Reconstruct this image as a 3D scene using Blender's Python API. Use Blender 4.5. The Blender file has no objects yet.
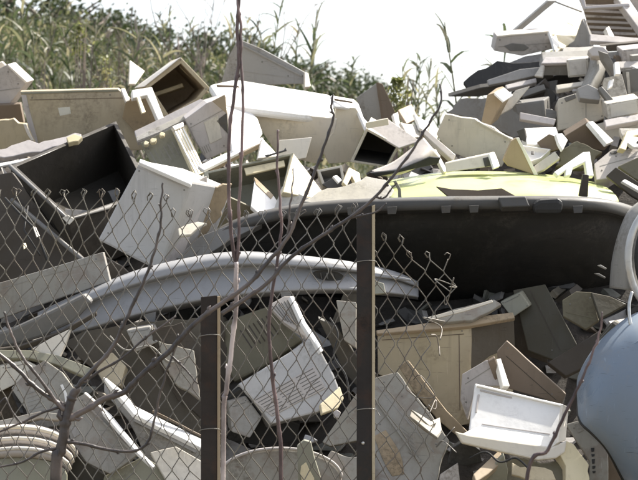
import bpy, bmesh, math, random
from mathutils import Vector, Matrix, noise
random.seed(7)
R = math.radians
scene = bpy.context.scene
COL = scene.collection

# ------------------------------------------------------------------ camera, light
F_PX, CAM_Z = 1800.0, 1.5
cam = bpy.data.cameras.new('camera'); camo = bpy.data.objects.new('camera', cam); COL.objects.link(camo)
camo.location = (0, 0, CAM_Z); camo.rotation_euler = (R(90), 0, 0)
cam.sensor_width = 36; cam.lens = 36 * F_PX / 638; cam.clip_start = .05; cam.clip_end = 2000
cam.dof.use_dof = True; cam.dof.focus_distance = 7.4; cam.dof.aperture_fstop = 7
scene.camera = camo

SUN = Vector((.50, .42, .76)).normalized()
elev = math.asin(SUN.z); azim = math.atan2(SUN.x, SUN.y)
w = bpy.data.worlds.new("World"); scene.world = w; w.use_nodes = True
nt = w.node_tree; nt.nodes.clear()
sky = nt.nodes.new('ShaderNodeTexSky'); sky.sky_type = 'NISHITA'; sky.sun_disc = False
sky.sun_elevation = elev; sky.sun_rotation = azim; sky.dust_density = 3.0; sky.air_density = 1.0; sky.ozone_density = .6
bg = nt.nodes.new('ShaderNodeBackground'); bg.inputs[1].default_value = .14
wo = nt.nodes.new('ShaderNodeOutputWorld')
hs = nt.nodes.new('ShaderNodeHueSaturation'); hs.inputs['Saturation'].default_value = .48
nt.links.new(sky.outputs[0], hs.inputs['Color']); nt.links.new(hs.outputs[0], bg.inputs[0]); nt.links.new(bg.outputs[0], wo.inputs[0])
sl = bpy.data.lights.new('sun', 'SUN'); sl.energy = 5.0; sl.angle = R(.6); sl.color = (1, .95, .86)
so = bpy.data.objects.new('sun', sl); COL.objects.link(so); so.rotation_euler = SUN.to_track_quat('Z', 'Y').to_euler()
so.location = (8, 8, 20)
vs = scene.view_settings; vs.view_transform = 'Standard'; vs.look = 'None'; vs.exposure = 1.12; vs.gamma = 1; vs.use_curve_mapping = False

# ------------------------------------------------------------------ materials
def nodes(name):
    m = bpy.data.materials.new(name); m.use_nodes = True
    t = m.node_tree; t.nodes.clear()
    o = t.nodes.new('ShaderNodeOutputMaterial'); b = t.nodes.new('ShaderNodeBsdfPrincipled')
    t.links.new(b.outputs[0], o.inputs[0])
    return m, t, b, o
def mixc(t, f, a, b):
    n = t.nodes.new('ShaderNodeMix'); n.data_type = 'RGBA'
    for s, v in ((n.inputs[0], f), (n.inputs[6], a), (n.inputs[7], b)):
        if hasattr(v, 'is_linked'): t.links.new(v, s)
        elif isinstance(v, (int, float)): s.default_value = v
        else: s.default_value = (*v, 1)
    return n.outputs[2]
def ramp(t, src, a, b):
    n = t.nodes.new('ShaderNodeMapRange'); n.inputs[1].default_value = a; n.inputs[2].default_value = b; n.clamp = True
    t.links.new(src, n.inputs[0]); return n.outputs[0]
def mul(t, a, k):
    n = t.nodes.new('ShaderNodeMath'); n.operation = 'MULTIPLY'; t.links.new(a, n.inputs[0])
    if hasattr(k, 'is_linked'): t.links.new(k, n.inputs[1])
    else: n.inputs[1].default_value = k
    return n.outputs[0]
def noise_n(t, vec, scale, detail=4, rough=.6, dist=0):
    n = t.nodes.new('ShaderNodeTexNoise'); n.inputs['Scale'].default_value = scale; n.inputs['Detail'].default_value = detail
    n.inputs['Roughness'].default_value = rough; n.inputs['Distortion'].default_value = dist
    t.links.new(vec, n.inputs['Vector']); return n.outputs[0]
def coords(t, scale=(1, 1, 1), rot=(0, 0, 0)):
    tc = t.nodes.new('ShaderNodeTexCoord'); oi = t.nodes.new('ShaderNodeObjectInfo')
    ad = t.nodes.new('ShaderNodeVectorMath'); ad.operation = 'ADD'
    sc = t.nodes.new('ShaderNodeMath'); sc.operation = 'MULTIPLY'; sc.inputs[1].default_value = 37.0
    t.links.new(oi.outputs['Random'], sc.inputs[0]); t.links.new(tc.outputs['Object'], ad.inputs[0]); t.links.new(sc.outputs[0], ad.inputs[1])
    mp = t.nodes.new('ShaderNodeMapping'); mp.inputs['Scale'].default_value = scale; mp.inputs['Rotation'].default_value = rot
    t.links.new(ad.outputs[0], mp.inputs[0]); return mp.outputs[0]
MATS = {}
def worn(name, col, rough=.5, dirt=.5, dcol=(.10, .08, .055), metal=0.0, bump=.25, spec=.35, yellow=1.0, rust=0.0):
    """used, dirty plastic or paint: yellowing, mud patches, run marks, scratches, specks; shapes stay with the object"""
    m, t, b, o = nodes(name)
    v = coords(t); vsc = coords(t, (2.5, 3, 42), (.4, .9, .7)); vst = coords(t, (16, 16, 1.1), (.25, .3, 0)); vs2 = coords(t, (45, 3, 2.5), (.2, .5, -.6))
    yl = ramp(t, noise_n(t, v, 1.7, 3, .5), .35, .68)
    patch = ramp(t, noise_n(t, v, 2.1, 8, .62, 1.2), .53, .66)
    fine = ramp(t, noise_n(t, v, 60, 4, .7), .40, .62)
    big = ramp(t, noise_n(t, v, 2.6, 5, .65, .5), .40, .66)
    run = ramp(t, noise_n(t, vst, 2.2, 4, .6), .54, .74)
    speck = ramp(t, noise_n(t, v, 75, 3, .6), .70, .76)
    s1 = ramp(t, noise_n(t, vsc, 4, 3, .6), .665, .70); s2 = ramp(t, noise_n(t, vs2, 4, 3, .6), .675, .71)
    warm = (col[0] * (1 - .04 * yellow), col[1] * (1 - .075 * yellow), col[2] * (1 - .20 * yellow))
    base = mixc(t, yl, tuple(min(.82, c * 1.05) for c in col), warm)
    base = mixc(t, mul(t, big, dirt * .42), base, tuple(c * .45 + d * .5 for c, d in zip(col, dcol)))
    base = mixc(t, mul(t, mul(t, patch, fine), dirt * 1.0), base, dcol)
    base = mixc(t, mul(t, run, dirt * .55), base, tuple(c * .35 + d * .6 for c, d in zip(col, dcol)))
    base = mixc(t, mul(t, s1, dirt * .8), base, tuple(c * .4 for c in col)); base = mixc(t, mul(t, s2, dirt * .6), base, tuple(min(.8, c * 1.5 + .03) for c in col))
    base = mixc(t, mul(t, speck, dirt * .7), base, tuple(c * .6 for c in dcol))
    if rust: base = mixc(t, mul(t, ramp(t, noise_n(t, v, 9, 6, .7, .5), .5, .6), rust), base, (.13, .05, .02))
    t.links.new(base, b.inputs['Base Color'])
    r = t.nodes.new('ShaderNodeMapRange'); r.inputs[3].default_value = rough - .08; r.inputs[4].default_value = min(1, rough + .35)
    mx = t.nodes.new('ShaderNodeMath'); mx.operation = 'MAXIMUM'; t.links.new(big, mx.inputs[0]); t.links.new(patch, mx.inputs[1])
    t.links.new(mx.outputs[0], r.inputs[0]); t.links.new(r.outputs[0], b.inputs['Roughness'])
    b.inputs['Metallic'].default_value = metal; b.inputs['Specular IOR Level'].default_value = spec
    bp = t.nodes.new('ShaderNodeBump'); bp.inputs['Strength'].default_value = bump; bp.inputs['Distance'].default_value = .02
    t.links.new(noise_n(t, v, 5, 4, .55), bp.inputs['Height'])
    b2 = t.nodes.new('ShaderNodeBump'); b2.inputs['Strength'].default_value = .25; b2.inputs['Distance'].default_value = .002
    t.links.new(mul(t, patch, fine), b2.inputs['Height']); t.links.new(bp.outputs[0], b2.inputs['Normal']); t.links.new(b2.outputs[0], b.inputs['Normal'])
    MATS[name] = m; return m
worn('white', (.68, .635, .575), .42, .45)
worn('white_clean_lit', (.78, .765, .74), .38, .22, yellow=.5)  # brighter copy of white: sunlight on lit faces put into the colour
worn('box_white', (.47, .46, .45), .45, .5, yellow=.6)
worn('lilac', (.47, .435, .42), .48, .55, yellow=.7)
worn('pale_grey', (.56, .53, .485), .5, .6)
worn('shade_grey', (.30, .288, .265), .5, .6, rust=.25)  # darker copy of pale_grey; the lower heap's deeper shade put into the colour
worn('grey', (.29, .28, .265), .52, .6, yellow=.7)
worn('mid_grey', (.17, .165, .16), .5, .55)
worn('dark_grey', (.07, .068, .066), .5, .5)
worn('beige', (.45, .385, .275), .52, .6)
worn('cream', (.68, .60, .42), .48, .45)
worn('tan', (.36, .285, .20), .6, .6)
worn('brown', (.165, .128, .098), .65, .6)
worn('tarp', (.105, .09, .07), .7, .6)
worn('hollow_shade', (.075, .07, .054), .6, .6)  # board colour darkened so it carries the shade of the hollow
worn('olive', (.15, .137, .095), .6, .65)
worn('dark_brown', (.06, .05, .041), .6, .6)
worn('crate', (.050, .045, .040), .5, .8, (.075, .065, .052), spec=.2)
worn('black', (.030, .030, .0305), .46, .7, (.085, .078, .07), spec=.25)
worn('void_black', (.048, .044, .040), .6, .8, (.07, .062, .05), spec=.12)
worn('silver', (.275, .275, .28), .40, .55, (.13, .115, .10), metal=.08, bump=.06, spec=.45, yellow=.2)
worn('blue', (.165, .21, .27), .34, .95, (.25, .24, .22), bump=.06, spec=.4, yellow=.2)
worn('lime', (.44, .485, .205), .30, .16, (.25, .24, .12), bump=.03, spec=.45, yellow=.2)
worn('greygreen', (.26, .255, .205), .55, .6)
worn('post_paint', (.020, .018, .018), .5, .6, (.05, .032, .024), metal=.1, rust=.12)
worn('post_rust', (.030, .024, .021), .6, .6, (.03, .02, .014), metal=.1, rust=.15)
worn('wire', (.20, .19, .175), .42, .5, (.06, .045, .035), metal=.5, rust=.2)
worn('chrome', (.55, .55, .55), .3, .4, metal=.8)
worn('steel', (.30, .29, .28), .45, .5, metal=.5)
worn('sticker', (.62, .60, .52), .6, .7)
worn('rubber', (.03, .03, .03), .7, .5)
worn('glass_dark', (.012, .02, .018), .12, .15, spec=.6)

def bark(name, dark, pale):
    m, t, b, o = nodes(name)
    v = coords(t); vl = coords(t, (1, 1, .25))
    f = ramp(t, noise_n(t, vl, 30, 5, .7), .35, .7)
    base = mixc(t, f, dark, pale); 
    base = mixc(t, ramp(t, noise_n(t, v, 3.2, 3), .50, .62), base, tuple(c * 1.7 for c in pale))
    t.links.new(base, b.inputs['Base Color']); b.inputs['Roughness'].default_value = .42
    bp = t.nodes.new('ShaderNodeBump'); bp.inputs['Strength'].default_value = .5; bp.inputs['Distance'].default_value = .003
    t.links.new(noise_n(t, v, 120, 4), bp.inputs['Height']); t.links.new(bp.outputs[0], b.inputs['Normal'])
    MATS[name] = m
bark('twig_red', (.036, .019, .02), (.125, .085, .08))
bark('twig_sunlit', (.16, .12, .11), (.34, .29, .27))  # paler bark: sun on the lower trunk put into the colour
bark('twig_grey', (.03, .024, .022), (.085, .068, .06))
bark('dead_wood', (.12, .09, .075), (.25, .2, .16))

def leafmat(name, a, b_, c, trans=.5):
    """leaf: colour from per-face attribute 'tint' (0..1), half reflecting, half letting light through"""
    m, t, b, o = nodes(name)
    at = t.nodes.new('ShaderNodeAttribute'); at.attribute_name = 'tint'
    cr = t.nodes.new('ShaderNodeValToRGB'); e = cr.color_ramp.elements
    e[0].position = 0; e[0].color = (*a, 1); e[1].position = 1; e[1].color = (*c, 1); k = e.new(.55); k.color = (*b_, 1)
    t.links.new(at.outputs['Fac'], cr.inputs[0])
    t.links.new(cr.outputs[0], b.inputs['Base Color']); b.inputs['Roughness'].default_value = .5
    tr = t.nodes.new('ShaderNodeBsdfTranslucent'); t.links.new(cr.outputs[0], tr.inputs[0])
    mx = t.nodes.new('ShaderNodeMixShader'); mx.inputs[0].default_value = trans
    t.links.new(b.outputs[0], mx.inputs[1]); t.links.new(tr.outputs[0], mx.inputs[2]); t.links.new(mx.outputs[0], o.inputs[0])
    MATS[name] = m
leafmat('reed_leaf', (.04, .055, .028), (.09, .11, .05), (.29, .26, .16))
leafmat('weed', (.028, .040, .016), (.09, .105, .042), (.28, .24, .15))
leafmat('yellow_leaf', (.08, .10, .03), (.19, .20, .07), (.34, .31, .14))
leafmat('tree_leaf', (.02, .035, .014), (.05, .065, .026), (.10, .10, .045), .35)
def attrmat(name):
    m, t, b, o = nodes(name)
    at = t.nodes.new('ShaderNodeAttribute'); at.attribute_name = 'chip'
    v = coords(t)
    base = mixc(t, mul(t, ramp(t, noise_n(t, v, 14, 5, .7), .4, .7), .5), at.outputs['Color'], (.06, .05, .04))
    t.links.new(base, b.inputs['Base Color']); b.inputs['Roughness'].default_value = .7
    MATS[name] = m
attrmat('rubble')
def earth(name, a, b_, sc):
    m, t, b, o = nodes(name); v = coords(t)
    base = mixc(t, ramp(t, noise_n(t, v, sc, 8, .7), .35, .65), a, b_)
    t.links.new(base, b.inputs['Base Color']); b.inputs['Roughness'].default_value = .95
    bp = t.nodes.new('ShaderNodeBump'); bp.inputs['Strength'].default_value = .8; bp.inputs['Distance'].default_value = .05
    t.links.new(noise_n(t, v, sc * 6, 8, .7), bp.inputs['Height']); t.links.new(bp.outputs[0], b.inputs['Normal'])
    MATS[name] = m
earth('soil', (.10, .08, .055), (.16, .14, .09), 1.2)
earth('heap_soil', (.045, .039, .033), (.10, .085, .07), 4)
earth('hill_soil', (.035, .045, .02), (.09, .085, .045), 1.5)

# ------------------------------------------------------------------ geometry helpers
def P(px, py, d): return Vector(((px - 319) / F_PX * d, d, CAM_Z - (py - 240) / F_PX * d))
DT = [(-60, 11.9), (0, 11.2), (50, 10.6), (100, 9.9), (150, 9.2), (200, 8.6), (260, 8.2), (330, 7.75), (400, 7.45), (500, 7.15), (700, 6.9)]
def D(py):
    for (a, x), (b, y) in zip(DT, DT[1:]):
        if py <= b: return x + (y - x) * max(0, (py - a)) / (b - a)
    return DT[-1][1]
def onplane(px, py, c, n):
    ray = P(px, py, 1) - Vector((0, 0, CAM_Z)); o = Vector((0, 0, CAM_Z))
    return o + ray * ((c - o).dot(n) / ray.dot(n))
def link(name, bm, mat, parent=None, bevel=0, smooth=False, solid=0, sub=0):
    bmesh.ops.recalc_face_normals(bm, faces=bm.faces)
    me = bpy.data.meshes.new(name)
    vs_ = [v.co for v in bm.verts]
    org = Vector((sum(v.x for v in vs_) / len(vs_), sum(v.y for v in vs_) / len(vs_), min(v.z for v in vs_)))
    bmesh.ops.translate(bm, verts=bm.verts, vec=-org)
    bm.to_mesh(me); bm.free()
    me.materials.append(MATS[mat] if isinstance(mat, str) else mat)
    if smooth: me.polygons.foreach_set('use_smooth', [True] * len(me.polygons))
    o = bpy.data.objects.new(name, me); COL.objects.link(o)
    o['_org'] = org
    if parent: o.parent = parent; o.location = org - Vector(parent['_org'])
    else: o.location = org
    if solid:
        s = o.modifiers.new('thickness', 'SOLIDIFY'); s.thickness = solid; s.offset = 0
    if sub:
        s = o.modifiers.new('smooth', 'SUBSURF'); s.levels = s.render_levels = sub
    if bevel:
        b = o.modifiers.new('bevel', 'BEVEL'); b.width = bevel; b.segments = 2; b.limit_method = 'ANGLE'; b.angle_limit = R(35)
        b.use_clamp_overlap = True
    return o
def tag(o, label, cat, group=None, kind=None):
    if label: o['label'] = label
    if cat: o['category'] = cat
    if group: o['group'] = group
    o['kind'] = kind or 'thing'
    return o
def empty(name, loc):
    o = bpy.data.objects.new(name, None); COL.objects.link(o); o.location = loc; o['_org'] = Vector(loc); o.empty_display_size = .1; return o

LASTPLANE = {}
def outline(pts, n, d, off=0, rough=0, plane=None):
    """pixel outline -> points of one real plane (anchor depth d at the outline's middle, facing n)"""
    if len(pts[0]) == 3: return [P(*p) for p in pts], Vector(n).normalized(), None
    n = Vector(n).normalized()
    cx = sum(p[0] for p in pts) / len(pts); cy = sum(p[1] for p in pts) / len(pts)
    if plane: c, n = plane
    else: c = P(cx, cy, D(cy) if d is None else d)
    if rough:
        q = []
        for a, b in zip(pts, pts[1:] + pts[:1]):
            L = math.hypot(b[0] - a[0], b[1] - a[1]); k = max(1, int(L / (7 if rough > .3 else 13)))
            if rough < 0: k = max(1, int(L / 4.5))
            for i in range(k):
                t = i / k; j = abs(rough) if i else abs(rough) * .3
                if rough < 0 and i:
                    e = random.choice((0, 0, .2, .6, 1.6)) * -rough; x0, y0 = a[0] + (b[0] - a[0]) * t, a[1] + (b[1] - a[1]) * t; h = math.hypot(cx - x0, cy - y0) or 1
                    q.append((x0 + (cx - x0) / h * e + random.gauss(0, .25), y0 + (cy - y0) / h * e + random.gauss(0, .25))); continue
                q.append((a[0] + (b[0] - a[0]) * t + random.gauss(0, j), a[1] + (b[1] - a[1]) * t + random.gauss(0, j)))
        pts = q
    return [onplane(x, y, c + n * off, n) for x, y in pts], n, (c, n)
def prism_bm(ring, E):
    bm = bmesh.new()
    a = [bm.verts.new(p) for p in ring]; b = [bm.verts.new(p + E) for p in ring]
    bm.faces.new(a); bm.faces.new(b[::-1])
    for i in range(len(a)):
        j = (i + 1) % len(a); bm.faces.new((a[i], b[i], b[j], a[j]))
    return bm
def extvec(pts, d, ext):
    cx = sum(p[0] for p in pts) / len(pts); cy = sum(p[1] for p in pts) / len(pts); d = D(cy) if d is None else d
    return P(cx + ext[0], cy + ext[1], d + ext[2]) - P(cx, cy, d)
def slab(name, label, cat, pts, n, mat, d=None, th=.02, ext=None, bevel=None, rough=.13, group=None, parent=None, plane=None, off=0):
    ring, n, pl = outline(pts, n, d, off, rough, plane)
    E = extvec(pts, d, ext) if ext else -n * th
    o = link(name, prism_bm(ring, E), mat, parent, bevel if bevel is not None else min(.004, th * .25))
    if not parent: tag(o, label, cat, group)
    o['_pl'] = [list(pl[0]), list(pl[1])] if pl else []
    return o
def on(parent, name, pts, mat, off=.004, th=.006, rough=.2, bevel=.0015, label=None):
    """a part lying on the front plane of a slab or tray"""
    c, n = Vector(parent['_pl'][0]), Vector(parent['_pl'][1])
    th = max(th, off * 1.25)
    o = slab(name, None, None, pts, n, mat, th=th, parent=parent, plane=(c, n), off=off, rough=rough, bevel=bevel)
    if label: o['label'] = label
    return o
def tray(name, label, cat, pts, n, mat, d=None, th=.15, ext=None, wall=.012, inmat=None, bevel=.003, group=None, parent=None, rough=0):
    ring, n, pl = outline(pts, n, d, 0, rough)
    E = extvec(pts, d, ext) if ext else -n * th
    c = sum(ring, Vector()) / len(ring); rad = sum((p - c).length for p in ring) / len(ring); f = min(.4, wall * 1.4 / rad)
    inn = [p + (c - p) * f for p in ring]; E2 = E * max(.3, 1 - wall / E.length)
    bm = bmesh.new(); V = lambda ps: [bm.verts.new(p) for p in ps]
    a, b, i1, i2 = V(ring), V([p + E for p in ring]), V(inn), V([p + E2 for p in inn])
    N = len(ring)
    for k in range(N):
        j = (k + 1) % N
        for q in ((a[k], a[j], i1[j], i1[k]), (i1[k], i1[j], i2[j], i2[k]), (a[j], a[k], b[k], b[j])): bm.faces.new(q)
    f_in = bm.faces.new(i2); bm.faces.new(b[::-1])
    if inmat:
        pass
    o = link(name, bm, mat, parent, bevel)
    if inmat:
        o.data.materials.append(MATS[inmat])
        for p in o.data.polygons:
            vi = set(p.vertices)
            if all(2 * N <= x < 4 * N for x in vi): p.material_index = 1
    if not parent: tag(o, label, cat, group)
    o['_pl'] = [list(pl[0]), list(pl[1])] if pl else []
    return o
def smooth_path(pts, k=6):
    """Catmull-Rom through tuples of any length"""
    out = []
    for i in range(len(pts) - 1):
        p0, p1, p2, p3 = pts[max(0, i - 1)], pts[i], pts[i + 1], pts[min(len(pts) - 1, i + 2)]
        for s in range(k):
            t = s / k
            out.append(tuple(.5 * (2 * b + (c - a) * t + (2 * a - 5 * b + 4 * c - e) * t * t + (3 * b - a - 3 * c + e) * t ** 3) for a, b, c, e in zip(p0, p1, p2, p3)))
    out.append(tuple(pts[-1])); return out
def sheet(name, label, cat, rows, mat, th=.006, k=6, kv=1, parent=None, bevel=0, closed=False):
    """curved shell through rows of (px, py, depth)"""
    rows = [smooth_path(r, k) for r in rows]
    if kv > 1:
        cols = [smooth_path([r[i] for r in rows], kv) for i in range(len(rows[0]))]
        rows = [[c[j] for c in cols] for j in range(len(cols[0]))]
    bm = bmesh.new(); g = [[bm.verts.new(P(*p)) for p in r] for r in rows]
    for a, b in zip(g, g[1:]):
        for i in range(len(a) - 1): bm.faces.new((a[i], a[i + 1], b[i + 1], b[i]))
    o = link(name, bm, mat, parent, bevel, True, th)
    if not parent: tag(o, label, cat)
    o['_pl'] = []
    return o
def add_tube(bm, pts, rad, sides=7, cap=True):
    pts = [Vector(p) for p in pts]; prev = None; up = None
    for i, p in enumerate(pts):
        t = (pts[min(i + 1, len(pts) - 1)] - pts[max(i - 1, 0)]).normalized()
        if up is None: up = t.orthogonal().normalized()
        up = (up - t * up.dot(t)).normalized(); s = t.cross(up)
        r = rad[i] if isinstance(rad, (list, tuple)) else rad
        ring = [bm.verts.new(p + (up * math.cos(a) + s * math.sin(a)) * r) for a in (2 * math.pi * q / sides for q in range(sides))]
        if prev:
            for q in range(sides): bm.faces.new((prev[q], prev[(q + 1) % sides], ring[(q + 1) % sides], ring[q]))
        elif cap: bm.faces.new(ring[::-1])
        prev = ring
    if cap: bm.faces.new(prev)
def twig_bm(path, r0, r1, bm=None, wob=.0018, node=True, k=9):
    """path: (px, py, depth) from the thick end to the tip; radii in metres; knobby at its buds"""
    bm = bm or bmesh.new()
    q = smooth_path(path, k); pts = [P(*p) for p in q]; n = len(pts); sd = random.random() * 50
    rad = []
    step = random.choice((8, 9, 11))
    for i, p in enumerate(pts):
        t = i / (n - 1); r = r0 + (r1 - r0) * t
        if node and i % step == 4: r *= 1.3
        rad.append(r)
        v = noise.noise_vector(Vector((sd, i * .33, 0)))
        if 0 < i < n - 1: pts[i] = p + Vector((v.x, v.y, v.z * .2)) * wob * 2
    add_tube(bm, pts, rad, 8)
    if node:
        for i in range(4, n - 2, step * 2):
            t = (pts[i + 1] - pts[i - 1]).normalized(); s = t.cross(Vector((random.uniform(-.4, .4), 1, 0))).normalized() * random.choice((-1, 1))
            add_tube(bm, [pts[i], pts[i] + s * rad[i] * 1.2 + t * rad[i], pts[i] + s * rad[i] * 1.25 + t * rad[i] * 2.0], [rad[i] * .55, rad[i] * .5, rad[i] * .12], 6)
    return bm
def box_bm(bm, c, sx, sy, sz, rot):
    v = [bm.verts.new(Vector(c) + rot @ Vector((x * sx / 2, y * sy / 2, z * sz / 2))) for x in (-1, 1) for y in (-1, 1) for z in (-1, 1)]
    for f in ((0, 1, 3, 2), (4, 6, 7, 5), (0, 4, 5, 1), (2, 3, 7, 6), (0, 2, 6, 4), (1, 5, 7, 3)): bm.faces.new([v[k] for k in f])
    return v

# facing directions
F = (0, -1, 0); FD = (0, -.95, -.30); FDD = (0, -.8, -.6); FU = (0, -.9, .42); FUU = (0, -.72, .7); U = (0, -.42, .9); UU = (0, -.22, .97)
L = (-.55, -.83, 0); LD = (-.5, -.82, -.28); LU = (-.45, -.8, .4); RT = (.5, -.86, 0); RD = (.45, -.85, -.3); RR = (.85, -.52, .1); RU = (.5, -.55, .67); LUU = (-.3, -.45, .84)

# ------------------------------------------------------------------ setting
def grid_obj(name, x0, x1, nx, y0, y1, ny, fz, mat, kind='structure', smooth=True):
    bm = bmesh.new()
    g = [[bm.verts.new((x0 + (x1 - x0) * i / nx, y0 + (y1 - y0) * j / ny, fz(x0 + (x1 - x0) * i / nx, y0 + (y1 - y0) * j / ny))) for i in range(nx + 1)] for j in range(ny + 1)]
    for j in range(ny):
        for i in range(nx): bm.faces.new((g[j][i], g[j][i + 1], g[j + 1][i + 1], g[j + 1][i]))
    for f in bm.faces:
        if f.normal.z < 0: f.normal_flip()
    o = link(name, bm, mat, None, 0, smooth); o['kind'] = kind; return o
bm = bmesh.new(); q = [bm.verts.new(v) for v in ((-900, -300, 0), (900, -300, 0), (900, 1500, 0), (-900, 1500, 0))]; bm.faces.new(q)
g = link('ground', bm, 'soil'); g['kind'] = 'structure'
def lerp_tab(t, x):
    if x <= t[0][0]: return t[0][1]
    for (a, u), (b, v) in zip(t, t[1:]):
        if x <= b: return u + (v - u) * (x - a) / (b - a)
    return t[-1][1]
RIDGE = [(-40, 4.4), (-9, 4.6), (-4.5, 4.3), (-3, 3.95), (-2, 3.72), (-1, 3.45), (0, 3.1), (1, 2.75), (2.5, 2.3), (6, 1.7), (12, 1.2), (40, .6)]
def hill_z(x, y):
    h = lerp_tab(RIDGE, x * 24 / max(y, 14)) - .15
    t = max(0, min(1, (y - 13.2) / 9.5)); t = t * t * (3 - 2 * t)
    if y > 30: t *= max(0, 1 - (y - 30) / 25)
    return h * t + noise.noise(Vector((x * .8, y * .8, 0))) * .16 * t - .05
grid_obj('hill', -40, 40, 120, 13, 56, 70, hill_z, 'hill_soil')
HX = [(-9, 1.2), (-4, 1.9), (-1.5, 2.0), (-.5, 1.95), (.4, 1.85), (1.0, 2.1), (1.5, 2.55), (3, 2.6), (5, 1.9), (9, .5)]
PROF = [(6.7, 0), (7.0, .12), (7.35, .30), (7.8, .68), (8.4, 1.12), (9.0, 1.5), (9.8, 1.9), (10.6, 2.0), (11.3, 1.9), (12.2, 1.2), (13.3, .35), (14.2, 0)]
def heap_z(x, y):
    z = lerp_tab(PROF, y); h = lerp_tab(HX, x)
    if z > .9: z = .9 + (z - .9) * max(.0, (h - .9)) / 1.1
    e = max(0, min(1, (6.5 - abs(x)) / 3)); 
    return z * e + (noise.noise(Vector((x * 2.3, y * 2.3, 3))) * .10 + noise.noise(Vector((x * 7, y * 7, 9))) * .05) * min(1, z * 2) * e - .03
g = grid_obj('rubble_mound', -6.5, 6.5, 110, 6.7, 14.2, 80, heap_z, 'heap_soil', 'stuff', False)
tag(g, 'dark dusty rubble and soil mass that the scrap heap is piled on', 'rubble')

# loose crushed fragments filling the gaps
bm = bmesh.new()
PAL = [(.38, .36, .34), (.25, .24, .23), (.12, .115, .11), (.30, .26, .2), (.18, .14, .1), (.05, .05, .05), (.5, .48, .46), (.07, .06, .05), (.2, .2, .17), (.1, .085, .07)]
cols = []
for i in range(2600):
    if i < 1900: x = random.uniform(-2.4, 2.5)
    else: x = random.uniform(-5, 5)
    y = random.uniform(7.1, 12.2)
    z = heap_z(x, y); s = random.uniform(.02, .07) * (1.4 if random.random() < .2 else 1)
    rot = Matrix.Rotation(random.uniform(0, 6.3), 3, 'Z') @ Matrix.Rotation(random.gauss(.4, .6), 3, 'X') @ Matrix.Rotation(random.gauss(0, .6), 3, 'Y')
    n0 = len(bm.faces)
    vv = box_bm(bm, (x, y, z + s * .25), s * random.uniform(1, 3.4), s * random.uniform(.6, 1.8), random.choice((.006, .01, .02, s * .6)), rot)
    for v in vv: v.co += Vector((random.gauss(0, 1), random.gauss(0, 1), random.gauss(0, 1))) * s * .10
    cols += [random.choice(PAL)] * 6
o = link('debris', bm, 'rubble')
at = o.data.attributes.new('chip', 'FLOAT_COLOR', 'FACE')
for i, c in enumerate(cols): at.data[i].color = (*c, 1)
tag(o, 'crushed grey and brown fragments filling the gaps of the scrap heap', 'debris', kind='stuff')

# ------------------------------------------------------------------ vegetation
def set_tint(o, tints):
    a = o.data.attributes.new('tint', 'FLOAT', 'FACE'); a.data.foreach_set('value', tints)
def blade(bm, tints, base, dirv, length, width, droop, tint, segs=4):
    """narrow arching leaf"""
    p = Vector(base); d = Vector(dirv).normalized(); side = d.cross(Vector((0, 0, 1)))
    side = (side.normalized() if side.length > .05 else Vector((1, 0, 0))); a = random.uniform(0, 3.1); side = (side * math.cos(a) + d.cross(side) * math.sin(a) * .6).normalized()
    prev = None
    for i in range(segs + 1):
        t = i / segs; wv = width * (1 - t) ** .7 * (.55 + .45 * min(1, t * 4)) * .5
        cur = (bm.verts.new(p - side * wv), bm.verts.new(p + side * wv)) if i < segs else (bm.verts.new(p),)
        if prev:
            bm.faces.new((prev[0], prev[1], *cur[::-1])); tints.append(min(1, max(0, tint + random.gauss(0, .05))))
        prev = cur
        p = p + d * (length / segs); d = (d + Vector((0, 0, -droop / segs * (1 + 2 * t)))).normalized()
def reed_parts(h, nl, seed):
    random.seed(seed)
    st = bmesh.new(); path = []; lean = Vector((random.uniform(-.12, .12), random.uniform(-.1, .1), 0))
    for i in range(9):
        t = i / 8; path.append(Vector((0, 0, h * t)) + lean * h * t * t)
    add_tube(st, path, [.011 - .007 * i / 8 for i in range(9)], 6)
    lf = bmesh.new(); ti = []
    for i in range(nl):
        t = .25 + .75 * i / nl; f = t * 8; k = min(7, int(f)); p = path[k].lerp(path[k + 1], f - k)
        az = (i % 2) * math.pi + random.gauss(0, .8); el = random.uniform(.55, 1.2)
        blade(lf, ti, p, (math.cos(az) * math.cos(el), math.sin(az) * math.cos(el), math.sin(el)), random.uniform(.22, .42) * (1.1 - .3 * t), random.uniform(.022, .036), random.uniform(.3, 1.6), random.random() ** 1.2, 5)
    return st, lf, ti
protos = []
def reed(h, nl, seed, loc, rz, label, group):
    r = empty('giant_reed', (0, 0, 0)); st, lf, ti = reed_parts(h, nl, seed)
    s = link('stem', st, 'reed_leaf', r, smooth=True); set_tint(s, [.75] * len(s.data.polygons))
    l = link('leaves', lf, 'reed_leaf', r); set_tint(l, ti)
    r.location = loc; r.rotation_euler.z = rz; tag(r, label, 'reed', group); return r
def copy_tree(o, parent=None):
    c = o.copy(); COL.objects.link(c); c.parent = parent
    for ch in o.children: copy_tree(ch, c)
    return c
def reed_at(px, ytop, Y, k, label=None):
    """reed whose tip reaches pixel row ytop of the hillside"""
    x = (px - 319) / F_PX * Y; zb = max(hill_z(x, Y) - .05, 0); zt = CAM_Z - (ytop - 240) / F_PX * Y
    p = protos[k % len(protos)]
    o = copy_tree(p); s = (zt - zb) / p['h']
    o.location = (x, Y, zb); o.scale = (max(.75, min(1.3, s)),) * 2 + (s,); o.rotation_euler = (0, random.gauss(0, .06), random.uniform(0, 6.3))
    tag(o, label or 'slender grey green giant reed in the thicket behind the heap', 'reed', None if label else 'giant reeds in the thicket behind the heap'); return o
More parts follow.
